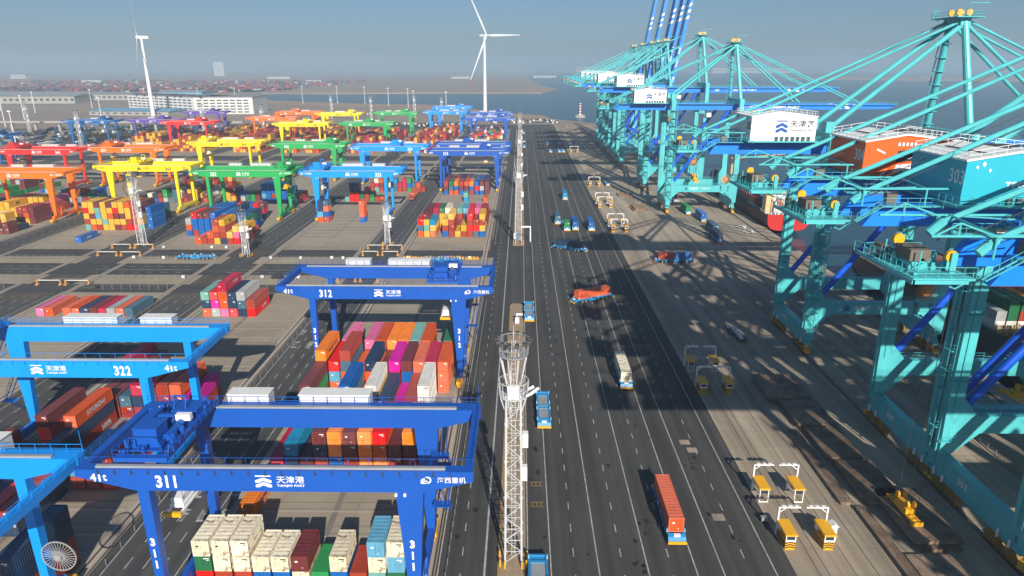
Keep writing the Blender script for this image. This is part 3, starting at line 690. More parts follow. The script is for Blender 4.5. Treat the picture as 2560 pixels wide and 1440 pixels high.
    g = MB(); g.box(xm-3.2, xm-2.6, hy0+2, hy1-2, hz1+0.75, hz1+0.95); g.prism_xy([(xm+0.6, -3), (xm+5.5, -1.5), (xm+5.5, 1.5), (xm+0.6, 3)], hz1+1.32, hz1+1.36); M['roof_panel'] = [g.mesh('roof_panel')]
    g = MB(); g.box(hx0-0.8, hx1+0.8, hy0-1.3, hy1+1.3, TZ+0.3, TZ+0.6)
    g.rail((hx0-0.8, hy0-1.3, TZ+0.6), (hx1+0.8, hy0-1.3, TZ+0.6), 1.1, 1.5, 0.06); g.rail((hx0-0.8, hy0-1.3, TZ+0.6), (hx0-0.8, hy1+1.3, TZ+0.6), 1.1, 1.5, 0.06)
    M['house_walkway'] = [g.mesh('house_walkway')]
    for k in range(7): add('vent_unit', MB().box(hx0+6.0+k*1.3, hx0+6.7+k*1.3, hy0-0.35, hy0, TZ+0.7, TZ+1.6))
    # A-frame
    ax, az = 12.6, 82.8+dz
    for sgn in (-1, 1):
        g = MB(); g.tube((XW-0.6, sgn*9.2, TZ+2.4), (ax, sgn*2.8, az), 0.95 if sgn < 0 else 0.8, 12, 0.8)
        if sgn > 0:
            for k in range(7):
                t0 = Vector((XW-0.6, 9.2, TZ+2.4)).lerp(Vector((ax, 2.8, az)), (k+0.3)/8); g.ring((t0.x, t0.y, t0.z), 1.5, 0.7, 0.15, 8); g.bar((t0.x-1.5, t0.y, t0.z), (t0.x-1.9, t0.y, t0.z-3.3), 0.12); g.rail((t0.x-1.9, t0.y-0.3, t0.z-3.2), (t0.x-1.2, t0.y, t0.z), 0.9, 0.8, 0.06)
        add('mast', g)
    g = MB(); g.box(ax-3.2, ax+3.2, -5.2, 5.6, az+0.1, az+0.3); g.rail((ax-3.2, -5.2, az+0.3), (ax+3.2, -5.2, az+0.3), 1.1, 1.0, 0.07); g.rail((ax-3.2, -5.2, az+0.3), (ax-3.2, 5.6, az+0.3), 1.1, 1.2, 0.07); g.rail((ax+3.2, -5.2, az+0.3), (ax+3.2, 5.6, az+0.3), 1.1, 1.2, 0.07)
    g.box(ax-1.2, ax+1.2, -3.6, 3.6, az-1.6, az+0.1); g.bar((ax, -4, az+0.3), (ax, -4, az+3.3), 0.15); g.bar((ax, -4, az+3.3), (ax+4.5, -4, az+3.3), 0.15)
    for k in range(6): g.bar((ax-4.2+k*0.45, 3+k*0.3, az-0.3), (ax-4.2+k*0.45, 3+k*0.3, az+2.4), 0.09)
    add('mast_head', g)
    g = MB()
    for y in (-2.6, 0.6): g.wheely((ax-1.4, y, az+1.3), 0.75, 0.5, 14); g.wheely((ax+0.9, y, az+1.3), 0.75, 0.5, 14)
    add('top_sheave', g)
    for y in (-1, 1):
        g = MB(); g.tube((ax-0.5, y*2.6, az-0.6), (-46.0, y*4.3, TZ+1.8), 0.34, 8); g.tube((-46, y*4.3, TZ+1.8), (-47.5, y*4.3, TZ+0.4), 0.55, 8); add('backstay', g)
        g = MB(); g.tube((ax-0.5, y*2.9, az-1.6), (XL+1, y*4.8, TZ+3.4), 0.62, 10); add('backstay', g)
    g = MB()
    for k in range(14):
        x = -40+k*4.0; g.bar((x, -4.6, GZ+0.4), (x+1.0, -4.6, GZ-1.6-(k % 3)*0.4), 0.07); g.bar((x+1.0, -4.6, GZ-1.6-(k % 3)*0.4), (x+2.0, -4.6, GZ+0.4), 0.07)
    M['cable_festoon'] = [g.mesh('cable_festoon')]
    g = MB(); g.box(XL-0.4, XL+1.8, -6.2, -3.6, TZ+2.6, TZ+5.0); g.box(XL-0.4, XL+1.8, 3.6, 6.2, TZ+2.6, TZ+5.0); add('stay_bracket', g)
    if not up:
        for y in (-1, 1):
            g = MB(); g.tube((ax+0.6, y*2.6, az-0.4), (75.5, y*4.0, TZ+0.8), 0.33, 8); add('forestay', g)
            g = MB(); g.tube((ax+0.6, y*2.6, az-1.2), (46.0, y*4.0, TZ+0.8), 0.42, 8); add('forestay', g)
    else:
        for y in (-1, 1):
            g = MB(); g.tube((ax+0.6, y*2.6, az-0.4), (27.0, y*3.8, TZ+34), 0.3, 6); add('forestay', g)
    g = MB()
    for y in (-2.2, 2.2):
        g.bar((ax+1, y, az+0.8), (-44, y, TZ+0.9), 0.07)
    add('hoist_rope', g)
    # stair tower on the landside near leg, lift cage, reel, cab
    g = MB(); y0 = -11.9; x0 = XL-0.4
    for k in range(int((TZ-9)/3.6)):
        zz = 8+k*3.6; d0 = 1 if k % 2 else -1
        for xx in (x0-0.5*0, x0+0.0): pass
        g.bar((x0-1.2*d0, y0, zz), (x0+1.2*d0, y0, zz+3.6), 0.14); g.bar((x0-1.2*d0, y0-0.8, zz), (x0+1.2*d0, y0-0.8, zz+3.6), 0.14)
        g.box(x0-1.8, x0+1.8, y0-1.1, y0+0.6, zz+3.52, zz+3.64); g.rail((x0-1.8, y0-1.1, zz+3.64), (x0+1.8, y0-1.1, zz+3.64), 1.1, 1.2, 0.06); g.rail((x0-1.8, y0-1.1, zz+3.64), (x0-1.8, y0+0.6, zz+3.64), 1.1, 0.9, 0.06)
    g.bar((x0+1.8, y0-1.0, 5), (x0+1.8, y0-1.0, TZ), 0.13); g.bar((x0-1.8, y0-1.0, 8), (x0-1.8, y0-1.0, TZ), 0.13)
    z = 6.0
    while z < TZ: g.bar((XL+2.2, -10.8, z), (XL+2.2, -10.0, z), 0.05); z += 0.9
    g.bar((XL+2.2, -10.8, 6), (XL+2.2, -10.8, TZ), 0.08); g.bar((XL+2.2, -10.0, 6), (XL+2.2, -10.0, TZ), 0.08)
    g.box(x0-1.0, x0+1.3, y0-1.3, y0+0.2, 4.5, 7.2)
    add('stairway', g)
    g = MB(); rc = (10.6, -11.9, 17.6)
    for k in range(60):
        a = 2*PI*k/60; g.bar((rc[0], rc[1], rc[2]), (rc[0]+2.7*math.cos(a), rc[1], rc[2]+2.7*math.sin(a)), 0.055)
    g.tube((rc[0], rc[1]-0.35, rc[2]), (rc[0], rc[1]+0.35, rc[2]), 0.55, 14); g.tube((rc[0], rc[1], rc[2]), (rc[0], rc[1]+0.12, rc[2]), 1.3, 20)
    add('cable_reel', g)
    g = MB(); g.box(8.6, 13.0, -11.6, -11.2, 12.0, 15.4); g.prism_yz([(-11.3, 11), (-11.3, 14.3), (-12.6, 14.3)], 8.8, 9.1); g.prism_yz([(-11.3, 11), (-11.3, 14.3), (-12.6, 14.3)], 12.4, 12.7); add('reel_bracket', g)
    # trolley with cab under the girder
    g = MB(); g.box(-3.0, 3.0, -3.0, 3.0, GZ-0.6, GZ+0.3); g.box(-1.4, 1.4, -3.9, -3.1, GZ-1.6, GZ+0.2); g.box(-2.4, 2.4, -2.4, 2.4, GZ-1.2, GZ-0.6)
    M['trolley'] = [g.mesh('trolley')]
    g = MB(); g.box(3.2, 5.6, -1.4, 1.4, GZ-3.6, GZ-0.9); M['operator_cab'] = [g.mesh('operator_cab')]
    M['_z'] = (GZ, TZ)
    return M
SM = {0: sts_meshes(0), 1: sts_meshes(6), 2: sts_meshes(6, True)}
g = MB()
g.box(-6.0, 6.0, -0.9, -0.5, 0.3, 0.9); g.box(-6.0, 6.0, 0.5, 0.9, 0.3, 0.9); g.box(-6.1, -5.7, -1.25, 1.25, 0.0, 0.9); g.box(5.7, 6.1, -1.25, 1.25, 0.0, 0.9)
g.box(-2.6, 2.6, -1.0, 1.0, 0.9, 2.0); g.box(-1.6, 1.6, -0.9, 0.9, 2.0, 2.6)
for x in (-2.2, 2.2):
    for y in (-0.75, 0.75): g.wheely((x, y, 3.0), 0.75, 0.45, 14)
for k in range(8): g.box(-5+k*1.3, -4.5+k*1.3, -0.5, 0.5, 0.4, 1.0+(k % 3)*0.2)
HEADB = g.mesh('spreader')
HOUSE = {}
for k, c in {'white': (0.80, 0.80, 0.80), 'orange': (0.95, 0.115, 0.008), 'teal': (0.02, 0.42, 0.55)}.items(): HOUSE[k] = paint('house paint ' + k, c, 0.45, 0.06, 0.06, 0.3)
def stsc(no, yc, kind, house, label, tx=20.0, sz=14.0, rope=True, far=False):
    M = SM[kind]; GZ, TZ = M['_z']; x0 = 92.6
    t = thing('quay_crane', label, 'quay crane', (x0, yc, 0), 0, 'ship to shore cranes along the quay')
    for k in ('leg', 'portal_beam', 'sill_beam', 'top_crossbeam', 'handrail', 'tail_platform', 'maintenance_frame', 'mast', 'mast_head', 'backstay', 'forestay', 'stay_bracket', 'walkway', 'stairway', 'reel_bracket'):
        for me in M[k]: put(k, me, AQUA, t)
    for me in M['brace']: put('brace', me, BRACE, t)
    for me in M['girder']: put('girder', me, SBLUE, t)
    for me in M['wheel_truck']: put('wheel_truck', me, DYEL, t)
    for k, mm in (('buffer', YEL), ('light_tube', OFFW), ('sheave', YEL), ('top_sheave', YEL), ('cable_reel', CABR), ('machine_cabinet', BROWNC)):
        for me in M[k]: put(k, me, mm, t)
    put('hoist_rope', M['hoist_rope'][0], DGREY, t); put('cable_festoon', M['cable_festoon'][0], BLACK, t)
    # boom
    b = put('boom', M['boom'][0], SBLUE, t, (19.2, 0, GZ)); b2 = put('boom', M['boom'][1], SBLUE, t, (19.2, 0, GZ))
    put('walkway', M['boom_walkway'][0], AQUA, b); [put('stripe', me, OFFW, b) for me in M['boom_stripes']]
    letter('TIANJIN PORT', 1.55, OFFW, b, (19.5, -4.23, 1.5), bold=0.05, width=15.5, name='port_name_latin')
    letter(no, 1.5, OFFW, b, (4.0, -4.23, 1.5), bold=0.04, width=2.6, name='crane_number')
    if kind == 2:
        for q in (b, b2): q.rotation_euler = (0, -R(80), 0); q.location = (19.2, 0, GZ+2)
    h = put('machine_house', M['house_wall'][0], HOUSE[house], t, (1.8 if house == 'teal' else 0, 0, 0))
    put('roof', M['house_roof'][0], OFFW, h); put('house_walkway', M['house_walkway'][0], AQUA, h)
    for me in M['vent_unit']: put('vent_unit', me, DGREY, h)
    if house != 'white': put('roof_panel', M['roof_panel'][0], DGREY, h)
    hy = -7.23; hz = TZ+3.9
    if house == 'white':
        e = put('port_emblem', LOGO, BLUEL, h, (-29.2, hy, hz+0.1)); e.scale = (2.1, 1, 2.9)
        letter('天津港', 1.65, DARKL, h, (-24.3, hy, hz+0.75), bold=0.01, width=5.9, name='port_name')
        letter('TIANJIN PORT', 0.6, DARKL, h, (-24.3, hy, hz-0.85), bold=0.01, width=5.9, name='port_name_latin')
    elif house == 'orange':
        g = MB(); g.prism_xz([(-31.4, hz-0.9), (-31.2, hz+1.0), (-28.0, hz+1.3), (-28.2, hz-0.6)][::-1], hy-0.04, hy); put('display_panel', g, DARKL, h)
        g = MB(); g.prism_xz([(-31.7, hz-2.6), (-31.2, hz-1.3), (-28.3, hz-1.0), (-27.6, hz-2.3)][::-1], hy-0.05, hy); put('white_panel', g, OFFW, h)
        g = MB()
        for cx0, cz0, a in ((-34.0, 0.9, -25), (-34.2, -1.6, 20), (-33.2, -2.7, 50), (-26.0, 1.9, 50), (-25.0, 0.2, 12), (-26.0, -2.0, -30)):
            c0, s0 = math.cos(R(a)), math.sin(R(a)); L0, w0 = 0.8, 0.13
            g.prism_xz([(cx0-c0*L0+s0*w0, hz+cz0-s0*L0-c0*w0), (cx0-c0*L0-s0*w0, hz+cz0-s0*L0+c0*w0), (cx0+c0*L0-s0*w0, hz+cz0+s0*L0+c0*w0), (cx0+c0*L0+s0*w0, hz+cz0+s0*L0-c0*w0)], hy-0.05, hy)
        for k in range(5): g.prism_xz([(-31.4+k*0.65, hz+1.75), (-31.4+k*0.65, hz+2.3), (-31.05+k*0.65, hz+2.3), (-31.05+k*0.65, hz+1.75)], hy-0.05, hy)
        for pts in ([(-30.7, 0.35), (-30.2, 0.1)], [(-30.7, -0.15), (-30.2, 0.1)], [(-29.8, -0.1), (-29.4, -0.3)], [(-29.4, -0.3), (-28.9, -0.05)]):
            g.bar((pts[0][0], hy-0.06, hz+pts[0][1]), (pts[1][0], hy-0.06, hz+pts[1][1]), 0.09)
        put('painted_ray', g, OFFW, h)
    else:
        letter('TPG', 0.85, OFFW, h, (-29.9, hy, hz-0.7), bold=0.03, width=2.5, name='lettering')
        g = MB()
        for cx0, cz0, r0 in ((-35.2, 1.6, 0.2), (-34.4, 2.0, 0.28), (-28.4, 1.7, 0.45), (-27.2, 0.9, 0.3), (-33.5, 1.2, 0.2)): g.prism_xz([(cx0-r0, hz+cz0), (cx0, hz+cz0+r0*1.3), (cx0+r0, hz+cz0), (cx0, hz+cz0-r0*1.3)], hy-0.04, hy)
        put('sparkle', g, OFFW, h)
    letter(no, 1.9, OFFW if house != 'white' else DARKL, h, (-36.63, -5.6, hz+0.2), rot=(PI/2, 0, -PI/2), bold=0.02, width=3.2, name='crane_number')
    # markings on portal and sill
    pm = BLUEL
    e = put('port_emblem', LOGO, pm, t, (-8.5, -11.28, 12.7)); e.scale = (1.1, 1, 1.8)
    letter('天津港', 1.1, OFFW, t, (-4.6, -11.26, 12.8), bold=0.03, width=4.4, name='port_name'); letter('安全生产', 0.8, OFFW, t, (1.4, -11.26, 12.8), bold=0.02, width=4, name='slogan')
    letter(no, 1.25, AQUA if far else OFFW, t, (-18.47, 2.6, 5.3), rot=(PI/2, 0, -PI/2), bold=0.01, width=2.5, name='crane_number')
    if kind != 2:
        tr = put('trolley', M['trolley'][0], AQUA, t, (tx, 0, 0)); put('operator_cab', M['operator_cab'][0], WHITE, tr)
        sp = put('spreader', HEADB, YEL, tr, (0, 0.5 if house == 'teal' else 0, sz), PI/2)
        if house == 'teal': sp.scale = (0.66, 0.8, 0.8)
        if rope:
            r = put('hoist_rope', ROPE, DGREY, tr, (0, -8, sz+3)); r.scale = (1, 1, GZ-0.8-sz-3)
    return t
stsc('301', 41.0, 0, 'white', 'white-housed quay crane nearest the camera, beyond the right edge', 40, 30)
stsc('302', 70.0, 0, 'white', 'aqua quay crane whose tail machinery platform juts in at the right edge', 40, 20)
stsc('303', 97.0, 0, 'teal', 'aqua quay crane with the teal machine house lettered TPG', -28.6, 1.45)
stsc('304', 120.5, 0, 'orange', 'aqua quay crane with the orange machine house with white rays', 6.0, 9)
stsc('305', 178.0, 0, 'white', 'aqua quay crane with the largest white machine house', 45, 22)
stsc('306', 358.0, 0, 'white', 'aqua quay crane with two long stays to a lowered boom, second white house', -2, 15)
stsc('307', 425.0, 1, 'white', 'aqua quay crane behind the second white house, boom lowered over the water', -3, 40)
for i, y in enumerate((527, 552, 580, 625, 675)):
    stsc(str(308+i), float(y), 2, 'white', ['quay crane with raised blue boom, the rightmost raised boom', 'quay crane with raised boom just left of the rightmost raised boom', 'quay crane with the middle of the raised booms', 'quay crane with raised boom, standing next to the farthest one', 'farthest quay crane, its raised boom leftmost'][i], far=True)

# ------------------------------------------------------------------ shipping containers
CHT = 2.6
def cont_meshes(L):
    w = 2.44; h = 2.58; M = {}
    g = MB(); nseg = int(L/0.28); pts = []
    def corr(n, a, b, d):   # zigzag positions between a and b with depth d
        out = []
        st = (b-a)/n
        for i in range(n):
            u = a+st*i; out += [(u, 0), (u+st*0.3, 0), (u+st*0.5, d), (u+st*0.8, d)]
        out.append((b, 0)); return out
    # frame
    for x in (0, w-0.16):
        for y in (0, L-0.16): g.box(x, x+0.16, y, y+0.16, 0, h)
        g.box(x, x+0.14, 0.16, L-0.16, 0, 0.16); g.box(x, x+0.14, 0.16, L-0.16, h-0.12, h)
    for y in (0, L-0.14): g.box(0.16, w-0.16, y, y+0.14, 0, 0.16); g.box(0.16, w-0.16, y, y+0.14, h-0.14, h)
    g.box(0.1, w-0.1, 0.1, L-0.1, 0.1, 0.2)
    # corrugated long sides
    for side in (0, 1):
        pr = corr(int(L/0.42), 0.16, L-0.16, 0.07); b = len(g.v)
        for u, dd in pr:
            x = (0.03+dd) if side == 0 else (w-0.03-dd)
            g.v += [(x, u, 0.16), (x, u, h-0.12)]
        for i in range(len(pr)-1):
            q = (b+2*i, b+2*i+1, b+2*i+3, b+2*i+2); g.f.append(q if side == 0 else q[::-1])
    # rear end wall corrugated
    pr = corr(6, 0.16, w-0.16, 0.06); b = len(g.v)
    for u, dd in pr: g.v += [(u, L-0.03-dd, 0.16), (u, L-0.03-dd, h-0.14)]
    for i in range(len(pr)-1): g.f.append((b+2*i, b+2*i+1, b+2*i+3, b+2*i+2))
    # roof
    pr = corr(int(L/0.8), 0.14, L-0.14, 0.03); b = len(g.v)
    for u, dd in pr: g.v += [(0.14, u, h-0.03-dd), (w-0.14, u, h-0.03-dd)]
    for i in range(len(pr)-1): g.f.append((b+2*i, b+2*i+1, b+2*i+3, b+2*i+2))
    M['body'] = g.mesh('body')
    # door end (faces -Y)
    g = MB(); g.box(0.17, w/2-0.02, 0.04, 0.08, 0.17, h-0.15); g.box(w/2+0.02, w-0.17, 0.04, 0.08, 0.17, h-0.15)
    for x in (0.45, 0.95, 1.49, 1.99): g.tube((x, 0.02, 0.2), (x, 0.02, h-0.2), 0.03, 5); g.box(x-0.07, x+0.16, -0.01, 0.03, 1.0, 1.1)
    for z in (0.5, 1.3, 2.0): g.box(0.2, w-0.2, 0.025, 0.045, z, z+0.06)
    M['door'] = g.mesh('door')
    g = MB(); pr = corr(6, 0.16, w-0.16, 0.06); b = len(g.v)
    for u, dd in pr: g.v += [(u, 0.03+dd, 0.16), (u, 0.03+dd, h-0.14)]
    for i in range(len(pr)-1): g.f.append((b+2*i, b+2*i+2, b+2*i+3, b+2*i+1))
    M['end_wall'] = g.mesh('end_wall')
    return M
CM = {40: cont_meshes(12.19), 20: cont_meshes(6.06)}
g = MB(); g.box(0.55, 0.95, -0.012, 0.01, 1.55, 1.8); g.box(1.5, 1.62, -0.012, 0.01, 0.55, 0.7); PLAC = g.mesh('placard')
g = MB(); g.box(1.35, 2.15, -0.012, 0.01, 2.05, 2.2); g.box(1.75, 2.15, -0.012, 0.01, 1.8, 1.9); PLAC2 = g.mesh('placard')
g = MB(); g.box(0.3, 2.14, -0.03, 0.06, 0.5, 2.3); REEF = g.mesh('cooling_unit')
CN = [0]; ORDC = ORD
SZ = {40: 'forty foot', 20: 'twenty foot'}
rnd = random.Random(3)
used = {}
def container(col, L, x, y, z, label, group='stacked shipping containers', txt=None, tc=None, rz=0, placard=True, near=True):
    nm, c = CC[col]; mt = MATS['container '+nm]
    base = label; used[base] = used.get(base, 0)+1
    t = thing('shipping_container', label, 'container', (x, y, z), rz, group)
    put('body', CM[L]['body'], mt, t)
    if near:
        if rnd.random() < 0.55: put('door', CM[L]['door'], mt, t)
        else: put('end_wall', CM[L]['end_wall'], mt, t)
        if placard and rnd.random() < 0.75: put('placard', PLAC if rnd.random() < 0.5 else PLAC2, OFFW if col not in 'cw' else DARKL, t)
    else: put('end_wall', CM[L]['end_wall'], mt, t)
    if txt:
        h, w, y0, z0 = txt[1], txt[2], txt[3], txt[4]
        letter(txt[0], h, tc or OFFW, t, (2.44, y0, z0), rot=(PI/2, 0, PI/2), bold=0.05, width=w, name='line_name')
    return t
LV = {1: 'bottom', 2: 'second tier', 3: 'third tier', 4: 'fourth tier', 5: 'fifth tier'}
stuffm = {}
def stuff_box(col, L, x, y, z):
    stuffm.setdefault(col, []).append((L, x, y, z))
PITCH = 2.78
TXT = {}
TXT[('K', 3, 4)] = TXT[('K', 6, 1)] = ('K LINE', 0.9, 3.6, 5.5, 1.4)
BAYS = []
def bay(where, x0, y, L, spec, text=None, pitch=PITCH, indiv=True, near=True):
    stacks = spec.split(); k = 0
    for i, s in enumerate(stacks):
        if s == '-': continue
        k += 1
        for j, ch in enumerate(s):
            x = x0+i*pitch + rnd.uniform(-0.04, 0.04); yy = y+rnd.uniform(-0.08, 0.08); z = j*CHT+0.03
            lv = 'topmost' if j == len(s)-1 and len(s) > 1 else LV[j+1]
            if len(s) == 1: lv = 'single'
            if not indiv: stuff_box(ch, L, x, yy, z); continue
            lb = f'{CC[ch][0]} container, {lv}, {ORD[k-1]} stack from left, {where}'
            BAYS.append([ch, L, x, yy, z, lb, text.get((i, j+1)) if text else None, i, j, len(s), y, x0, near])
def flush_bays(limit):
    W0 = 2.44
    def there(x, y, z, ty):   # is a container at about x, z covering the plane y..y+ty
        for c in BAYS:
            if abs(c[2]-x) < 1.3 and abs(c[4]-z) < 0.5:
                LL = 12.19 if c[1] == 40 else 6.06
                if c[3] < y+ty and c[3]+LL > y-ty: return c
        return None
    out = []
    for c in BAYS:
        LL = 12.19 if c[1] == 40 else 6.06; x, y, z = c[2], c[3], c[4]
        px_, D = x+1.2, None
        dep = y*0.951+(72-z)*0.309; f = 1707/max(dep, 1)
        u = px_*f/1.0+1303; v = 720+1707*(((72-z)*0.951-y*0.309)/max(dep, 1))
        if u < -40 or v > 1470: score = 0
        else:
            score = 0
            if c[8] == c[9]-1: score += W0*LL*(72-z)/math.hypot(x, y)*f*f*0.8
            fr = [q for q in BAYS if abs(q[2]-x) < 1.3 and abs(q[4]-z) < 0.5 and y-2.2 < q[3]+(12.19 if q[1] == 40 else 6.06) < y+0.5]
            if not fr: score += W0*2.6*f*f
            sd = [q for q in BAYS if 1.5 < q[2]-x < 4.2 and abs(q[4]-z) < 0.5 and abs(q[3]-y) < 5]
            if not sd: score += LL*2.6*abs(x)/math.hypot(x, y)*f*f
        out.append((score, c))
    out.sort(key=lambda t: -t[0])
    for i, (sc, c) in enumerate(out):
        if i < limit and sc > 0:
            tx = c[6]; container(c[0], c[1], c[2], c[3], c[4], c[5], txt=tx[:5] if tx else None, tc=tx[5] if tx and len(tx) > 5 else None, near=c[12])
        else: stuff_box(c[0], c[1], c[2], c[3], c[4])
    print('containers individual', min(limit, len(out)), 'rest', len(out)-limit)
MSC = ('MSC', 1.0, 2.4, 6.0, 1.3, DARKL)
HAP = ('Hapag-Lloyd', 1.0, 7.5, 6.2, 1.3, BLUEL)
HMM = ('HMM', 1.3, 3.0, 8.5, 1.3)
# block under 311 / 312
X1 = -46.7
bay('front of crane 311', X1, 80.6, 20, 'Rgc rcc rcc bc bc cm G bc r tck gkc')
bay('behind the cream stacks', X1, 96.0, 40, 'o', {(0, 1): HAP})
bay('under the back of 311', X1, 111.0, 40, 'd BK m rBm boo rmm ooo oOR rm rmo rO')
bay('between cranes 311 and 312', X1, 130.3, 40, 'gGm - - rsb - Byw rB P rr www -')
bay('at the feet of crane 312', X1, 142.8, 40, 'rmmo OkR rOsr rO rOB rm PRP mbm mpO mmd OOO', {(0, 4): HAP})
bay('behind the feet of 312', X1, 155.6, 40, '- rmp r mmp rmO rmo rmo rmt rmO w rgg')
# block under 321 / 322
bay('under girder 322', -99.3, 116.5, 40, '- - rRm - rBO', {(4, 3): ('HYUNDAI', 1.1, 6.0, 6.5, 1.3), (4, 1): HMM})
bay('behind girder 322', -99.3, 130.0, 40, '- - - rm rm rs rBd sr rrr rrO rP', {(6, 3): ('ONE', 1.1, 3.0, 7, 1.3), (8, 3): HMM})
bay('near the cabin of 311', -99.3, 104.0, 40, 'rr m - - sB m - rk ro Rgr', {(8, 2): HAP})
bay('left of the legs of 311', -99.3, 91.0, 40, '- - - B s BR Br - - -')
bay('beside crane 321', -99.3, 78.0, 40, 'br Br rB s rsB - -')
bay('beside the big cable reel', -72.0, 73.0, 40, 'rBB rrBB')
bay('at the left edge', -99.3, 64.5, 40, '- - - Bs BrB rBs')
bay('beyond crane 322', -98.6, 149.0, 40, '- dd m')
bay('in the open yard block', -98.3, 192.3, 40, '- OBt lPR pOOd RBB Bsl Rr', {(3, 4): ('K LINE', 0.9, 3.6, 7.5, 1.4), (6, 1): ('K LINE', 0.9, 3.6, 7.5, 1.4)}, pitch=2.68)
bay('in the single row', -146.2, 192.0, 40, 'p O - O O B m d l O s', pitch=2.69)
bay('beyond the left edge row', -151.5, 120.0, 40, 'r R m rr rm - dm rr rs', near=False)
# second row of blocks
bay('front of the block behind 312', -45.4, 294.3, 40, 'OsR ytym OyK - bry rrry y ry rRrR sRr byry', pitch=2.73)
bay('second line behind crane 312', -45.4, 307.2, 40, '- rrrm rrrd yyyg rrrc rrs mmrt rrBk rrrR rrrp rrrr', pitch=2.73)
bay('third line behind crane 312', -45.4, 320.5, 40, '- - rd rd Bp Bs rr rO rm rr rRR', pitch=2.73)
bay('loose ones before crane 313', -45.4, 337.0, 20, '- - - - - - m - m G m', pitch=2.73)
bay('small group before crane 313', -45.4, 376.0, 20, '- - - - - Kt - - - O -', pitch=2.73)
bay('low rows under dark blue crane 313', -45.0, 398.0, 40, 'bmr Osg Obo bmr bmO rbo bRb blm mmm', pitch=3.0)
bay('wall behind crane 313', -45.0, 412.0, 40, 'rmm rrm rmr gmB Bmr mKs bBs bBb bBB', pitch=3.0)
bay('by the left leg of 323', -97.9, 323.5, 20, 'OkBB rbOs')
bay('lone stack under crane 323', -77.6, 322.6, 20, 'bOOO')
bay('dark group behind 323', -97.9, 376.0, 20, 't RRBB RRBB gg rrd Gg r O', )
bay('far group behind 323', -90.5, 408.0, 20, 'rr tdc rmO bsG Bc ssK rd rdd GbG rs rO r')
bay('front of the green crane block', -138.3, 280.3, 40, 'O r rO yrOr Brry ry Rpy mmy', {(4, 4): MSC, (7, 3): MSC, (6, 3): MSC})
bay('blue wall by crane 333', -148.3, 294.5, 40, 'bOl rbbR bbbm bbbm bbbb bbb bbbb bGb GBb Rbg', {(9, 3): ('EMC', 0.8, 3.5, 6.5, 1.4)})
bay('second blue wall by 333', -148.3, 308.0, 40, '- bbk bbbb bbbb bbbb bbO bbsB bsb bBB', )
bay('behind the green crane leg', -148.3, 330.0, 20, '- sBl - bsR bsb bbb bbR Bdm', )
bay('blue rows beyond crane 333', -148.3, 372.0, 40, '- - bkbb bbbb brbb bbGb bbbb bbb kb dr', )
bay('patchwork wall under yellow crane', -200.3, 305.4, 20, 'tryRy OymyY ryktm ytyyy yyOym mymRy rymyy RryyO Rrrrr tyymm'.replace('Y', 'y'), pitch=2.74)
bay('behind the wall of 343', -200.3, 312.0, 20, 'yyyyy yyyyy rmmmm yyyyy mmmmm yyyyy yyyyy ooooo mmmmm yymmm', pitch=2.74, indiv=False)
bay('blue stacks beside crane 343', -172.8, 308.0, 40, 'bbbb')
bay('behind the yellow crane leg', -194, 322.0, 40, '- - - rmr bbm Blr mGs', )
bay('front row of crane 353', -254.0, 296.5, 20, 'ccm bcm lcm t r R B m mm', pitch=2.74)
bay('second row of crane 353', -254.0, 303.5, 20, 'ycy rcc bcm Bmm lg mmc gyy G B', pitch=2.74)
bay('third row of crane 353', -254.0, 318.0, 40, 'ryy rmy ryyy mOyy ryy mmr yOr mmm', {(3, 4): MSC, (5, 3): MSC}, pitch=2.74)
bay('yellow row behind 353', -262.0, 345.0, 40, 'mmd mrr bmr myy mmy mry dp rrp', {(3, 3): MSC})
bay('back rows of crane 353', -254.0, 372.0, 20, 'sgt lmr Kbs ktt rmr rGm sgt lkb', )
bay('mixed row behind 343', -206.0, 372.0, 20, 'tc bB rm lGG - sss mlc rm mmy yyy my rm')
bay('ochre row behind 333', -168.0, 378.0, 20, 'my yyr yr rBB lb gs GG mm', )
flush_bays(278)
lone = container('b', 40, -190.2, 281.5, 0.03, 'royal blue container lying alone in the open yard beside a mast', txt=('CSC', 0.8, 3.2, 5.5, 1.3))
# far rows: seen only as coloured blocks
rr2 = random.Random(11)
def farbay(b, y, L, hmax, pal, p=0.9):
    xl = RR[b]-33.6+1.4; n = 11
    for i in range(n):
        if rr2.random() > p: continue
        hh = max(1, hmax-rr2.choice((0, 0, 1, 1, 2)))
        for j in range(hh): stuff_box(rr2.choice(pal), L, xl+i*2.76, y, j*CHT+0.03)
for b, ys, pal in ((1, range(606, 760, 13), 'rrmRdroOgwbBcGK'), (2, range(600, 770, 13), 'rrmROydocmrryr'), (3, range(600, 740, 13), 'rrmmRdyrOm'), (4, range(600, 800, 13), 'rmyrOyrmd'),
                   (5, range(604, 790, 13), 'rmyrmyrOd'), (6, range(610, 780, 13), 'ymrymrry'), (7, range(640, 700, 13), 'yrmy')):
    for y in ys: farbay(b, y, 40, 5 if y < 700 else 4, pal, 0.85)
for y in (400, 414, 428): farbay(4, y, 20, 3, 'rmymrlG', 0.7)
for y in (300, 330, 345, 372, 400): farbay(6, y, 40, 4, 'rmymrlGbBs', 0.8)
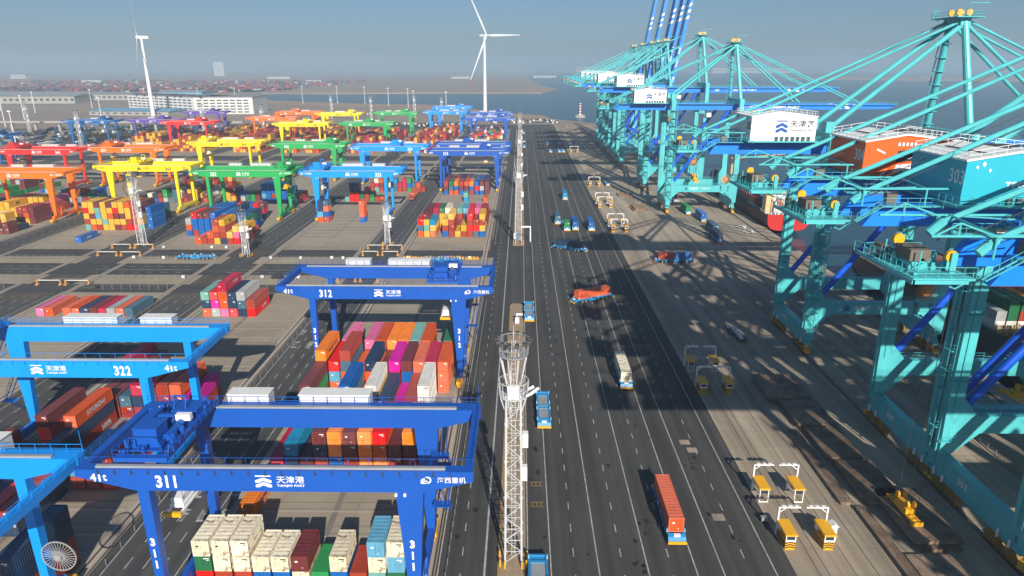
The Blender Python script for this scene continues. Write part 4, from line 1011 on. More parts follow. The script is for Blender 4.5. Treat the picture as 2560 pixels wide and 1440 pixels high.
# ------------------------------------------------------------------ automated flatbed vehicles
def aiv_meshes():
    M = {}
    g = MB(); g.box(-1.1, 1.1, -6.6, 6.6, 0.85, 1.25); g.box(-1.45, -1.1, -6.2, 6.2, 1.1, 1.5); g.box(1.1, 1.45, -6.2, 6.2, 1.1, 1.5)
    for y in (-5.4, -0.6, 0.6, 5.4): g.box(-1.45, 1.45, y-0.25, y+0.25, 1.2, 1.45)
    g.box(-1.35, 1.35, -1.9, 1.9, 0.5, 1.2)
    M['chassis'] = g.mesh('chassis')
    g = MB(); g.prism_yz([(-7.5, 0.6), (-6.6, 0.6), (-6.6, 1.6), (-7.2, 1.35)], -1.4, 1.4); M['nose0'] = g.mesh('nose')
    g = MB(); g.prism_yz([(6.6, 0.6), (7.5, 0.6), (7.2, 1.35), (6.6, 1.6)], -1.4, 1.4); M['nose1'] = g.mesh('nose')
    g = MB(); g.box(-1.05, 1.05, -5.2, 5.2, 1.26, 1.32); M['deck'] = g.mesh('deck_plate')
    M['guides'] = [MB().box(x, x+0.2, y, y+0.4, 1.3, 2.0).mesh('corner_guide') for x in (-1.5, 1.3) for y in (-6.2, -1.4, 1.1, 5.9)]
    M['sensor'] = MB().box(-0.5, 0.5, -7.2, -6.7, 1.3, 1.66).mesh('sensor_box')
    g = MB(); g.box(-1.45, 1.45, -7.75, -7.5, 0.35, 0.75); M['bumper0'] = g.mesh('bumper')
    g = MB(); g.box(-1.45, 1.45, 7.5, 7.75, 0.35, 0.75); M['bumper1'] = g.mesh('bumper')
    for i, (x, y) in enumerate([(sx, yy) for sx in (-1.2, 1.2) for yy in (-4.6, -3.2, 3.2, 4.6)]):
        g = MB(); g.wheelx((x, y, 0.56), 0.56, 0.42, 16); M['wheel%d' % i] = g.mesh('wheel')
        g = MB(); g.wheelx((x+math.copysign(0.18, x), y, 0.56), 0.28, 0.14, 12); M['rim%d' % i] = g.mesh('rim')
    return M
AM = aiv_meshes()
def aiv(x, y, rz, label, far=False):
    t = thing('flatbed_vehicle', label, 'flatbed vehicle', (x, y, 0), rz, 'driverless flatbed container vehicles')
    put('chassis', AM['chassis'], AIVB, t); put('nose', AM['nose0'], AIVB, t); put('nose', AM['nose1'], AIVB, t)
    put('deck_plate', AM['deck'], GREYM, t); put('sensor_box', AM['sensor'], OFFW, t); [put('corner_guide', me, AIVC, t) for me in (AM['guides'] if not far else [])]; put('bumper', AM['bumper0'], YEL, t); put('bumper', AM['bumper1'], YEL, t)
    for i in range(8):
        w = put('wheel', AM['wheel%d' % i], BLACK, t)
        if not far: put('rim', AM['rim%d' % i], GREYM, w)
    return t
def loaded(x, y, rz, lab, boxes):
    aiv(x, y, rz, lab)
    c, s = math.cos(rz), math.sin(rz)
    for col, L, off, lb in boxes:
        lx, ly = -1.22, off
        container(col, L, x+lx*c-ly*s, y+lx*s+ly*c, 1.46, lb, 'containers riding on flatbed vehicles', rz=rz)
loaded(24.9, 97.8, 0, 'blue flatbed vehicle under a red container on the near lanes', [('O', 40, -6.1, 'faded red container riding on a vehicle, nearest on the road')])
loaded(24.9, 152.2, 0, 'blue flatbed vehicle under a white container in the shade', [('c', 40, -6.1, 'cream white container riding through crane shadow')])
loaded(23.2, 209.0, R(-62), 'flatbed vehicle turning across the lanes under an orange container', [('O', 40, -6.1, 'brick orange container on a vehicle turning across the lanes')])
loaded(20.2, 272.5, R(62), 'flatbed vehicle turning under a dark blue container', [('B', 40, -6.1, 'navy container on a vehicle slanting across the lanes')])
loaded(17.8, 326.5, 0, 'flatbed vehicle with slate box, leftmost of four abreast', [('s', 40, -6.1, 'slate blue container on leftmost of four abreast vehicles')])
loaded(21.3, 312.5, 0, 'flatbed vehicle with green box among four abreast', [('G', 20, -6.1, 'small green container on second of four abreast vehicles')])
loaded(25.3, 314.2, 0, 'flatbed vehicle with blue box, third of four abreast', [('b', 40, -6.1, 'royal blue container on third of four abreast vehicles')])
loaded(32.5, 312.8, 0, 'flatbed vehicle with blue box, rightmost of four abreast', [('b', 40, -6.1, 'royal blue container on rightmost of four abreast vehicles')])
loaded(25.1, 389.0, 0, 'flatbed vehicle with blue box driving alone behind the four abreast', [('K', 40, -6.1, 'blue container on the lone vehicle behind the four')])
loaded(59.1, 254.2, R(-90), 'flatbed vehicle standing sideways on the concrete with two boxes', [('r', 20, -6.3, 'rust container on the sideways vehicle, left one'), ('b', 20, 0.3, 'royal blue container on the sideways vehicle, right one')])
loaded(86.2, 382.8, 0, 'flatbed vehicle with maroon box beneath the crane portal', [('m', 40, -6.1, 'dark maroon container beneath the quay crane portal')])
loaded(85.5, 350.0, 0, 'flatbed vehicle with green box on the quay lane', [('G', 40, -6.1, 'green container first in the quayside queue')])
loaded(89.0, 333.0, 0, 'flatbed vehicle with pale blue box on the quay lane', [('b', 40, -6.1, 'blue container second in the quayside queue')])
loaded(85.2, 291.5, 0, 'flatbed vehicle with dark blue box nearest on the quay lane', [('B', 40, -6.1, 'navy container nearest in the quayside queue')])
loaded(87.6, 306.5, 0, 'flatbed vehicle with slate box just behind the nearest quay lane one', [('s', 40, -6.1, 'slate container just behind the nearest quayside one')])
aiv(55.1, 436.0, 0, 'blue flatbed vehicle on the concrete beside the far lock booths')
aiv(2.7, 196.2, 0, 'empty blue flatbed vehicle beside the end of the median island')
aiv(5.1, 133.8, 0, 'empty blue flatbed vehicle right of the nearest lighting mast')
aiv(2.8, 79.3, 0, 'empty blue flatbed vehicle cut off by the bottom edge')
aiv(-126.8, 256.6, R(90), 'empty flatbed vehicle sideways on the cross road in the yard')
aiv(-30.2, 253.5, R(90), 'empty flatbed vehicle sideways behind crane 312')
for i, (x, y) in enumerate(((26.1, 611), (33.8, 611), (37.3, 611), (25.9, 671), (37.4, 671), (2.9, 647), (3.0, 784))):
    aiv(x, y, 0, ['far empty vehicle, left of a row of three', 'far empty vehicle, middle of a row of three', 'far empty vehicle, right of a row of three', 'far empty vehicle in crane shadow, left one', 'far empty vehicle in crane shadow, right one', 'far empty vehicle beside the lighting masts', 'farthest empty vehicle on the left lane'][i], True)
aiv(-24.0, 505.0, R(90), 'empty cyan vehicle on the cross road beyond crane 313', True); aiv(-284, 505, R(90), 'empty cyan vehicle on the cross road behind the nearest orange crane', True)
# road truck between the blocks
t = thing('container_truck', 'red road truck hauling a rust container between yard blocks', 'truck', (-61.3, 379, 0))
g = MB(); g.box(-1.2, 1.2, -1.2, 1.1, 0.9, 3.0); g.prism_yz([(-1.2, 3.0), (1.1, 3.0), (1.1, 3.5), (-0.7, 3.3)], -1.2, 1.2); put('cab', g, paint('truck red', (0.5, 0.07, 0.03)), t)
g = MB(); g.box(-1.0, 1.0, -1.23, -1.19, 2.0, 2.8); put('windscreen', g, GLASS, t)
g = MB(); g.box(-0.5, 0.5, 1.1, 15.0, 0.9, 1.3); g.box(-1.1, 1.1, 2.5, 2.8, 1.2, 1.4); g.box(-1.1, 1.1, 14, 14.4, 1.2, 1.4); put('chassis', g, DGREY, t)
for y in (-0.2, 3.4, 4.7, 11.5, 12.8):
    for x in (-1.0, 1.0): g = MB(); g.wheelx((x, y, 0.5), 0.5, 0.35, 12); put('wheel', g, BLACK, t)
container('O', 40, -62.52, 381.4, 1.4, 'brick orange container hauled by the red road truck', 'containers riding on flatbed vehicles')

# ------------------------------------------------------------------ lighting masts
MASTG = paint('mast grey white', (0.60, 0.61, 0.62), 0.5, 0.15, 0.15)
def mast(x, y, H, label, r=1.25, small=False, spire=True):
    t = thing('lighting_mast', label, 'lighting mast', (x, y, 0), 0, 'lattice lighting and camera masts')
    legs = [(-r, -r*0.6), (r, -r*0.6), (0, r), ]
    legs = [(-r, -r), (r, -r), (r, r), (-r, r)]
    for i, (a, b) in enumerate(legs):
        g = MB(); g.tube((a, b, 0.15), (a*0.8, b*0.8, H-8), 0.16 if not small else 0.12, 8)
        k = 6.0
        while k < H-8: q = 1-0.2*k/(H-8); g.tube((a*q, b*q, k-0.12), (a*q, b*q, k+0.12), 0.28, 8); k += 6
        put('leg', g, MASTG, t)
    g = MB(); k = 0.6; n = 0
    while k < H-9:
        z0, z1 = k, k+2.0; q0, q1 = 1-0.2*z0/(H-8), 1-0.2*z1/(H-8)
        for i in range(4):
            a, b = legs[i], legs[(i+1) % 4]
            if n % 2: a, b = b, a
            g.bar((a[0]*q0, a[1]*q0, z0), (b[0]*q1, b[1]*q1, z1), 0.08)
            g.bar((legs[i][0]*q1, legs[i][1]*q1, z1), (legs[(i+1) % 4][0]*q1, legs[(i+1) % 4][1]*q1, z1), 0.07)
        k += 2.0; n += 1
    for i in range(int((H-3)/0.8)): g.bar((-0.25, -0.4, 1+i*0.8), (0.25, -0.4, 1+i*0.8), 0.05)
    g.bar((-0.25, -0.4, 1), (-0.25, -0.4, H), 0.07); g.bar((0.25, -0.4, 1), (0.25, -0.4, H), 0.07)
    put('bracing', g, MASTG, t)
    R0 = 2.15 if not small else 1.6
    for zt, zl in ((H, 4.5), (H-6.2, 3.0)):
        g = MB(); g.ring((0, 0, zt-2.3), R0*0.92, 0.75, 0.12, 20); g.ring((0, 0, zt), R0*(1.0), 0.08, 0.08, 20)
        for k in range(16):
            a = 2*PI*k/16; c, s_ = math.cos(a), math.sin(a)
            g.bar((R0*0.92*c, R0*0.92*s_, zt-2.3), (R0*c, R0*s_, zt), 0.06)
        g.ring((0, 0, zt-1.2), R0*0.96, 0.05, 0.06, 20)
        put('platform', g, GREYM if zt == H else MASTG, t)
        g = MB()
        for k in range(8):
            a = 2*PI*(k+0.5)/8; c, s_ = math.cos(a), math.sin(a)
            g.tube((R0*0.9*c, R0*0.9*s_, zt-2.4), (r*0.8*c, r*0.8*s_, zt-2.4-zl), 0.09, 6)
        put('strut', g, MASTG, t)
    g = MB()
    for k in range(14):
        a = 2*PI*k/14; c, s_ = math.cos(a), math.sin(a); q = R0+0.2
        g.box(q*c-0.25, q*c+0.25, q*s_-0.25, q*s_+0.25, H-0.25, H+0.2)
    put('floodlight', g, DGREY, t)
    g = MB(); 
    for k in range(5): g.tube((1.8+0.3*k % 1, -1.6+k*0.5, H-7.8), (2.6+0.3*k % 1, -1.9+k*0.5, H-7.2), 0.22, 8)
    g.box(-0.8, 0.8, -1.9, -1.4, H-8.2, H-6.2)
    put('camera', g, OFFW, t)
    if spire: g = MB(); g.tube((0, 0, H-3), (0, 0, H+2.0), 0.06, 6, 0.03); put('lightning_rod', g, MASTG, t)
    g = MB()
    for a, b in ((1.3, H*0.55), (1.2, H*0.4)): g.box(a, a+0.8, -0.8, 0.2, b, b+2.2)
    put('equipment_box', g, OFFW, t)
    g = MB()
    for i, (a, b) in enumerate(((-2, -1.6), (-1.3, -2), (1.3, -2), (2, -1.6), (2.1, 0.5), (-2.1, 0.5))):
        g.tube((a, b, 0.15), (a, b, 1.3), 0.14, 8)
    put('bollard', g, YEL, t)
    return t
mast(-0.9, 86.6, 36.5, 'tall white lattice mast nearest the camera on the median island')
mast(-0.9, 283, 36.5, 'second white lattice mast standing on the end of the far island')
mast(-0.9, 415, 36.5, 'third lattice mast in the line along the median island')
mast(-0.9, 575, 36.5, 'farthest lattice mast in the line along the median island')
mast(-159, 277, 30.8, 'tall lattice mast in front of yellow crane 343')
mast(-109, 261, 18.5, 'short lattice mast before the blue and ochre stacks of crane 333', 1.0, True)
mast(-56.2, 280, 19.0, 'short lattice mast at the lane mouth right of crane 323', 1.0, True)
for i, (x, y) in enumerate(((-546, 769), (-405, 634), (-332, 727), (-270, 728), (-205, 960), (-270, 1000), (-150, 990), (-105, 930))):
    mast(x, y, 34, ['pale mast at the far left beyond the yard', 'mast in front of the deep blue crane', 'mast rising between red crane legs', 'mast between orange and yellow far cranes', 'far mast behind the yellow cranes, right one', 'far mast behind the orange cranes', 'far mast behind the far green crane', 'far mast left of the farthest sky blue crane'][i], 1.2, False)
# ------------------------------------------------------------------ lock booths on the apron
BCHEV = MB()
for k in range(3):
    z = 0.35+k*0.42
    for sx in (-1, 1): BCHEV.prism_xz([(0, z+0.32), (0, z+0.12), (sx*0.8, z-0.12), (sx*0.8, z+0.08)] if sx > 0 else [(0, z+0.12), (0, z+0.32), (sx*0.8, z+0.08), (sx*0.8, z-0.12)], -1.93, -1.905)
BCHEV = BCHEV.mesh('chevron')
def booth(x, y, side, label, full=True):
    t = thing('lock_booth', label, 'lock booth', (x, y+1.9, 0), 0, 'yellow lashing lock booths on the apron')
    if full:
        g = MB(); g.box(-0.8, 0.8, -1.9, 1.9, 0.0, 1.45); put('base', g, YEL, t); put('chevron', BCHEV, BLACK, t)
        g = MB()
        for k in range(8): g.prism_yz([(-1.7+k*0.45, 0.2), (-1.5+k*0.45, 0.2), (-1.2+k*0.45, 1.3), (-1.4+k*0.45, 1.3)], -0.83, -0.8)
        put('side_stripe', g, BLACK, t)
    g = MB()
    for a in (-0.72, 0.72):
        for b in (-1.8, 1.8): g.box(a-0.07, a+0.07, b-0.07, b+0.07, 0 if not full else 1.45, 2.6)
    g.box(-0.78, 0.78, -1.86, -1.8, 1.45 if full else 0, 1.75 if full else 0.2); g.box(-0.78, 0.78, -1.86, -1.8, 2.4, 2.6); g.box(-0.78, 0.78, 1.0, 1.86, 1.45, 2.6)
    put('cab_frame', g, OFFW, t)
    g = MB(); g.box(-0.6, 0.6, -1.82, -1.78, 1.75, 2.4); put('window', g, GLASS, t)
    g = MB(); g.prism_yz([(-2.1, 2.6), (2.1, 2.6), (2.1, 2.75), (-2.1, 2.75)], -1.0, 1.0); g.box(-0.9, 0.9, -2.0, 2.0, 2.75, 2.85); put('roof', g, YEL, t)
    g = MB(); a = -side*0.85
    g.box(a-0.12, a+0.12, 1.7, 2.0, 0, 5.2); g.box(min(a, a+side*3.4), max(a, a+side*3.4), 1.75, 1.95, 5.0, 5.2); g.bar((a, 1.85, 4.1), (a+side*1.1, 1.85, 5.0), 0.12)
    for k in range(3): q = a+side*(0.7+k*1.0); g.box(q-0.35, q+0.35, 1.6, 2.1, 5.2, 5.38)
    put('gantry_arm', g, OFFW, t)
    return t
for i, y in enumerate((89.5, 142.9, 304.6, 361.0)):
    nm = ['in the nearest', 'in the shaded', 'in the middle', 'in the distant'][i]
    booth(42.3, y, 1, f'front left yellow lock booth {nm} group of four'); booth(48.3, y, -1, f'front right yellow lock booth {nm} group of four')
    booth(42.3, y+12.2, 1, f'rear left lock booth {nm} group of four', False); booth(48.3, y+12.2, -1, f'rear right lock booth {nm} group of four', False)
for i, y in enumerate((430.0, 603.5)):
    booth(43.8, y, 1, ['left lock booth beside the lone blue vehicle', 'left lock booth of the farthest pair'][i]); booth(49.4, y, -1, ['right lock booth beside the lone blue vehicle', 'right lock booth of the farthest pair'][i])
t = thing('cream_cabinet', 'small cream hut with pitched roof beside the nearest right booth', 'cabinet', (49.9, 92.3, 0))
g = MB(); g.box(-0.55, 0.55, -0.5, 0.5, 0, 2.6); put('wall', g, WHITE, t)
g = MB(); g.prism_xz([(-0.8, 2.6), (0.8, 2.6), (0, 3.15)][::-1], -0.7, 0.7); put('roof', g, WHITE, t)
g = MB(); g.box(-0.3, 0.3, -0.53, -0.5, 0.4, 1.2); put('hatch', g, GLASS, t)
t = thing('cable_trolley', 'small grey cable trolley on the ground between the nearest booths', 'trolley', (40.6, 96.5, 0))
g = MB(); g.box(-0.5, 0.5, -0.4, 0.4, 0.3, 0.9); g.rail((-0.5, -0.4, 0.9), (0.5, -0.4, 0.9), 0.5, 0.5, 0.05); put('frame', g, GREYM, t)
g = MB()
for a in (-0.5, 0.5): g.wheelx((a, 0, 0.25), 0.25, 0.1, 10)
put('wheels', g, BLACK, t)
# ------------------------------------------------------------------ hatch covers
def hatch(x0, x1, y0, y1, z, label, mat=None, T=0.5):
    t = thing('hatch_cover', label, 'hatch cover', ((x0+x1)/2, (y0+y1)/2, z), 0, 'steel hatch covers stacked on the apron')
    w, l = (x1-x0)/2, (y1-y0)/2
    g = MB(); g.box(-w, w, -l, l, T, T+0.12); put('top_plate', g, mat or RUSTY, t)
    g = MB(); g.box(-w+0.15, w-0.15, -l+0.1, -l+0.3, 0, T); g.box(-w+0.15, w-0.15, l-0.3, l-0.1, 0, T); g.box(-w+0.1, -w+0.3, -l+0.1, l-0.1, 0, T); g.box(w-0.3, w-0.1, -l+0.1, l-0.1, 0, T)
    k = -w+0.9
    while k < w-0.5: g.box(k, k+0.12, -l+0.02, -l+0.1, 0.0, T); k += 1.1
    g.box(-w+0.3, w-0.3, -l+0.3, l-0.3, 0.1, 0.2)
    put('side_frame', g, RUSTY, t)
    g = MB(); q = T+0.12
    for a in (-0.55, 0.35): g.box(w*a, w*(a+0.35), l*0.35, l*0.35+0.16, q, q+0.05)
    g.box(-w, -w+0.1, -l, l, q, q+0.04); g.box(w-0.1, w, -l, l, q, q+0.04); g.box(-0.06, 0.06, -l, l*0.3, q, q+0.03)
    for a in (-0.95, -0.35, 0.3, 0.9):
        for b_ in (-0.92, 0.9): g.box(w*a-0.15, w*a+0.15, l*b_-0.15, l*b_+0.15, q, q+0.12)
    put('edge_strip', g, BROWNC, t)
hs = [(55.7, 65.4, 138.5, 151.0, 2, 'far end of the shaded row'), (57.7, 65.8, 126.6, 138.0, 2, 'second from the far end of the row'), (58.6, 65.4, 114.0, 126.2, 2, 'middle of the shaded row'),
      (59.1, 66.1, 101.8, 113.4, 2, 'fourth from the far end of the row'), (61.8, 69.6, 90.0, 104.4, 2, 'yellow spreader standing on it'), (59.2, 66.4, 78.0, 88.0, 1, 'nearest, cut by the bottom edge')]
for x0, x1, y0, y1, n, w_ in hs:
    for k in range(n): hatch(x0-k*0.0+(0.6 if not k and n > 1 else 0), x1-(0.7 if not k and n > 1 else 0), y0+k*0.05-(0.8 if not k and n > 1 else 0), y1-(0.9 if not k and n > 1 else 0), k*0.75, f'dark rusty hatch cover, {"upper" if k else ("lower" if n > 1 else "single")} one, {w_}')
hatch(55.2, 57.4, 101, 126.0, 0, 'narrow dark hatch panel leaning left of the stacked covers'); hatch(57.2, 59.0, 82, 100, 0, 'narrow dark hatch panel left of the nearest covers')
SUNHATCH = paint('sunlit hatch plate', (0.34, 0.22, 0.12), 0.85, 0.4, 0.5, 0.4)  # lighter copy of the rusty plate, sunlight put into its colour
for k in range(2): hatch(58.5+k*0.9, 66.5-k*0.9, 351, 364, k*0.75, f'sunlit brown hatch cover by crane legs, {"upper" if k else "lower"} one', SUNHATCH)
hatch(56.5, 65.5, 392, 403, 0, 'sunlit thin hatch cover lying beyond the brown pair', SUNHATCH)
# ------------------------------------------------------------------ fences and barrier gates
FEN = paint('fence grey', (0.20, 0.20, 0.20), 0.6, 0.2, 0.2)
def fence(x0, y0, x1, y1, label, h=1.7, step=3.0):
    t = thing('yard_fence', label, 'fence', (x0, y0, 0), 0, 'grey mesh fences of the yard')
    L = math.hypot(x1-x0, y1-y0); n = max(2, int(L/step)); g = MB(); r = MB()
    for i in range(n+1): g.box((x1-x0)*i/n-0.07, (x1-x0)*i/n+0.07, (y1-y0)*i/n-0.06, (y1-y0)*i/n+0.06, 0, h)
    for z in (0.3, h*0.55, h-0.12): r.bar((0, 0, z), (x1-x0, y1-y0, z), 0.035)
    put('posts', g, FEN, t); put('rails', r, FEN, t)
for b in range(1, 6):
    xr = RR[b]-1; xl = RR[b]-32.5; w_ = ['dark blue', 'sky blue', 'green', 'yellow', 'orange'][b-1]
    fence(xl, 218.0, xr, 218.0, f'grey fence along the near edge of the cross roads, {w_} block'); fence(xl, 230.5, xr, 230.5, f'grey fence on the first verge, {w_} block')
    fence(xl, 256.0, xr, 256.0, f'grey fence on the second verge, {w_} block'); fence(xl, 272.0, xr, 272.0, f'grey fence at the front of the second yard row, {w_} block')
    fence(xl, 508.0, xr, 508.0, f'grey fence on the far cross road, {w_} block', step=5); fence(xl, 540.0, xr, 540.0, f'second grey fence on the far cross road, {w_} block', step=5)
    if b < 5:
        fence(RR[b+1]+3.0, 20, RR[b+1]+3.0, 206, f'long fence beside the near lanes right of the {["sky blue", "green", "yellow", "orange"][b-1]} block', 1.1, 4)
        fence(RR[b+1]+3.0, 272, RR[b+1]+3.0, 490, f'long fence beside the far lanes right of the {["sky blue", "green", "yellow", "orange"][b-1]} block', 1.6, 4)
fence(-10.9, -20, -10.9, 206, 'long low fence right of the dark blue crane rail', 1.1, 3); fence(-10.9, 280, -10.9, 490, 'far low fence right of the dark blue crane rail', 1.3, 4)
fence(92.6, 60, 92.6, 470, 'dark low fence running along the cable trench on the quay', 1.1, 2.5)
WB = paint('gate white', (0.7, 0.68, 0.64), 0.6)
OG = paint('gate orange', (0.55, 0.28, 0.09), 0.6)
def gate(xc, y, w, label):
    t = thing('barrier_gate', label, 'barrier gate', (xc, y, 0), 0, 'white and orange barrier gates of the lanes')
    for x in (-w/2, -0.9, 0.9, w/2): g = MB(); g.box(x-0.22, x+0.22, -0.3, 0.3, 0, 1.9); g.box(x-0.5, x+0.5, -0.7, 0.7, 0, 0.35); put('post', g, OG, t)
    for a, b in ((-w/2, -0.9), (0.9, w/2)): g = MB(); g.box(a+0.3, b-0.3, -0.07, 0.07, 1.55, 1.8); put('boom_arm', g, WB, t)
for xc, y, w, lb in ((-158, 223, 18, 'near barrier gate across the lanes left of the single row'), (-160, 261, 17, 'middle barrier gate left of the cross road vehicle'), (-161, 273, 17, 'far barrier gate at the foot of the yellow crane mast'),
                     (-56, 263, 14, 'near barrier gate behind the e-houses of crane 312'), (-56, 273, 14, 'far barrier gate under the short mast'), (-57, 228, 14, 'barrier gate seen between the two beams of crane 312')):
    gate(xc, y, w, lb)
g = MB(); rq = random.Random(5)
for k in range(26):
    x = -46+k*1.15; g.box(x, x+0.8, 257.5+rq.uniform(-0.5, 0.5), 258.8, 0, 0.6+rq.random()*0.5)
tag(put('yellow_barrier_blocks', g, YEL), 'row of jumbled yellow barrier blocks behind crane 312', 'barriers', None, 'stuff')
# small white bins / cabinets along the verges
k = 0
for x, y in ((-148, 273), (-140, 256.8), (-152, 257.2), (-120, 231), (-98, 257), (-92, 231.6), (-86, 257), (-74, 257.5), (-69.5, 257.2), (-44, 258), (-30, 231), (-128, 273), (-20, 258), (-122, 273), (-114, 273)):
    t = thing('white_cabinet', ['small white cabinet on the verge left of the vehicle', 'white roadside cabinet near fence posts'][0] if False else f'small white roadside cabinet, {ORD[k % 13]} {"one" if k < 13 else "repeat"} counted along the {"near" if y < 250 else ("middle" if y < 265 else "far")} verge', 'cabinet', (x, y, 0), 0, 'small white cabinets along the yard verges'); k += 1
    g = MB(); g.box(-0.5, 0.5, -0.3, 0.3, 0.2, 1.1); put('body', g, OFFW, t); g = MB(); g.box(-0.45, 0.45, -0.25, 0.25, 0, 0.2); put('plinth', g, DGREY, t)
# ------------------------------------------------------------------ quay furniture, cars
def bollard(x, y, lb):
    t = thing('mooring_bollard', lb, 'bollard', (x, y, 0), 0, 'mooring bollards at the quay edge'); g = MB(); g.tube((0, 0, 0), (0, 0, 0.6), 0.35, 10, 0.28); put('stem', g, DGREY, t); g = MB(); g.tube((0, 0, 0.6), (0, 0, 0.85), 0.5, 10); put('head', g, YEL, t)
for i, y in enumerate(range(110, 460, 25)): bollard(113.3, y, f'mooring bollard on the quay edge, {ORD[i % 13]} from the camera' if i < 13 else 'mooring bollard on the quay edge, last one visible')
def car(x, y, rz, lb, mat, grp='vehicles parked on the quay'):
    t = thing('parked_car', lb, 'car', (x, y, 0), rz, grp)
    g = MB(); g.prism_yz([(-2.2, 0.35), (2.2, 0.35), (2.2, 0.85), (1.2, 0.95), (0.7, 1.45), (-1.3, 1.45), (-2.0, 0.95), (-2.2, 0.85)], -0.88, 0.88); put('body', g, mat, t)
    g = MB(); g.prism_yz([(-1.75, 0.98), (1.05, 0.98), (0.66, 1.38), (-1.25, 1.38)], -0.895, 0.895); put('window', g, GLASS, t)
    for a in (-0.8, 0.8):
        for b in (-1.4, 1.4): g = MB(); g.wheelx((a, b, 0.33), 0.33, 0.22, 10); put('wheel', g, BLACK, t)
car(102.6, 312, R(40), 'white pickup parked on the quay, farther of two', WHITE); car(103.2, 303, R(48), 'white car parked on the quay, nearer of two', WHITE)
car(-86.5, 231.2, R(80), 'black van parked on the verge behind crane 312', BLACK); car(-80.5, 231.2, R(85), 'white van parked on the verge behind crane 312', WHITE)
car(-146, 218.8, R(90), 'dark car parked behind the single container row', DGREY)
car(-252, 470, R(20), 'white van on the lanes behind the yellow crane', WHITE)
t = thing('twistlock_trailer', 'long pale trailer loaded with small white parts in crane shadow', 'trailer', (60.6, 178.5, 0), R(8))
g = MB(); g.box(-1.2, 1.2, -5.0, 5.0, 0.7, 0.95); put('bed', g, DGREY, t)
for b in (-3.5, -2.4, 3.2): g = MB(); g.wheelx((-1.0, b, 0.4), 0.4, 0.3, 10); g.wheelx((1.0, b, 0.4), 0.4, 0.3, 10); put('wheel_pair', g, BLACK, t)
g = MB()
for k in range(11): g.box(-1.0+(k*31 % 10)/10, -0.2+(k*31 % 10)/10, -4.6+k*0.85, -4.1+k*0.85, 0.95, 1.4+(k % 3)*0.3)
put('white_load', g, OFFW, t)
t = thing('island_kiosk', 'small white kiosk with arm at the end of the median island', 'kiosk', (-0.9, 188, 0.15)); g = MB(); g.box(-0.6, 0.6, -0.6, 0.6, 0, 1.6); put('cabinet', g, OFFW, t); g = MB(); g.box(-0.3, 1.6, -0.2, 0.2, 2.4, 2.9); g.bar((0, 0, 1.6), (0, 0, 2.6), 0.15); put('arm', g, OFFW, t)
t = thing('portal_sign_arm', 'white overhead sign arm reaching from the second mast', 'sign arm', (4.2, 286, 0)); g = MB(); g.box(-0.2, 0.2, -0.2, 0.2, 0, 6.5); put('post', g, OFFW, t); g = MB(); g.box(-5.0, 0.2, -0.25, 0.25, 6.3, 6.9); put('beam', g, OFFW, t)
t = thing('blue_control_hut', 'small blue and white hut on the island beside the second mast', 'hut', (-2.0, 291, 0.15)); g = MB(); g.box(-0.2, 1.4, -1.0, 1.0, 0, 2.4); put('wall', g, AIVB, t); g = MB(); g.box(-1.0, -0.2, -0.8, 0.8, 0, 2.6); put('panel', g, OFFW, t)
# ------------------------------------------------------------------ ships
REDH = paint('red hull', (0.52, 0.02, 0.015), 0.4, 0.15, 0.2, 0.1, dirtc=(0.2, 0.03, 0.02)); DREDH = paint('dark hull', (0.07, 0.018, 0.02), 0.5, 0.15, 0.2, 0.1)
CREAM = paint('ship cream', (0.72, 0.50, 0.26), 0.5, 0.1, 0.2); ORL = paint('lifeboat orange', (0.80, 0.12, 0.02), 0.4)
t = thing('feeder_ship', 'red sterned feeder ship moored beyond the blue quay trucks', 'ship', (124.5, 313, -3.2))
sec = []
def hull_sec(y, hw, z0, z1, n=12, flat=0.0):
    pts = []
    for i in range(n+1):
        a = PI*i/n; c = math.cos(a); s_ = math.sin(a)
        pts.append((-hw*math.copysign(abs(c)**0.45, c), y, z1-(z1-z0)*abs(s_)**0.6))
    return pts
def loft(secs):
    m = MB(); n = len(secs[0])
    for s_ in secs: m.v += s_
    for k in range(len(secs)-1):
        for i in range(n-1): a = k*n+i; m.f.append((a, a+n, a+n+1, a+1))
    m.f.append(tuple(range(n)))
    return m
h = loft([hull_sec(0, 9.8, 2.0, 9.6), hull_sec(6, 9.9, 0.6, 9.4), hull_sec(16, 10, -0.5, 9.2), hull_sec(90, 10, -0.5, 9.2), hull_sec(118, 6, -0.5, 10.5), hull_sec(132, 0.4, 0, 12)])
put('hull', h, DREDH, t)
tr = loft([hull_sec(-0.06, 9.82, 2.0, 9.62), hull_sec(0.9, 9.88, 1.75, 9.62)]); put('transom', tr, REDH, t)
letter('PACIFIC', 0.9, OFFW, t, (1.0, -0.12, 7.9), bold=0.03, width=5.5, name='ship_name')
g = MB(); g.box(-9.6, 9.6, 0.5, 112, 8.3, 8.5); put('deck', g, DGREY, t)
for x0, x1, lb in ((-8.5, -5.3, 'a'), (2.2, 6.6, 'b')): g = MB(); g.box(x0, x1, 8, 13, 8.5, 21 if lb == 'b' else 17); g.box(x0-0.2, x1+0.2, 7.8, 13.2, 12.5, 12.8); put('deckhouse', g, CREAM, t)
g = MB(); g.box(-5.2, 2.0, 11, 15, 8.5, 18); g.box(-8.6, 6.8, 9, 14, 18, 18.3); put('superstructure', g, WHITE, t)
lb_ = put('lifeboat', MB().tube((-3.2, 3.0, 13.0), (-3.2, 6.8, 15.5), 1.3, 14, 1.2), ORL, t)
g = MB()
for a in (-4.8, -1.6): g.bar((a, 1.5, 8.5), (a, 2.2, 17.5), 0.25); g.bar((a, 2.2, 17.5), (a, 8, 17.8), 0.25); g.bar((a, 1.5, 10.5), (a, 8, 13.5), 0.2)
g.bar((-4.8, 2.2, 17.5), (-1.6, 2.2, 17.5), 0.2); put('lifeboat_davit', g, WHITE, t)
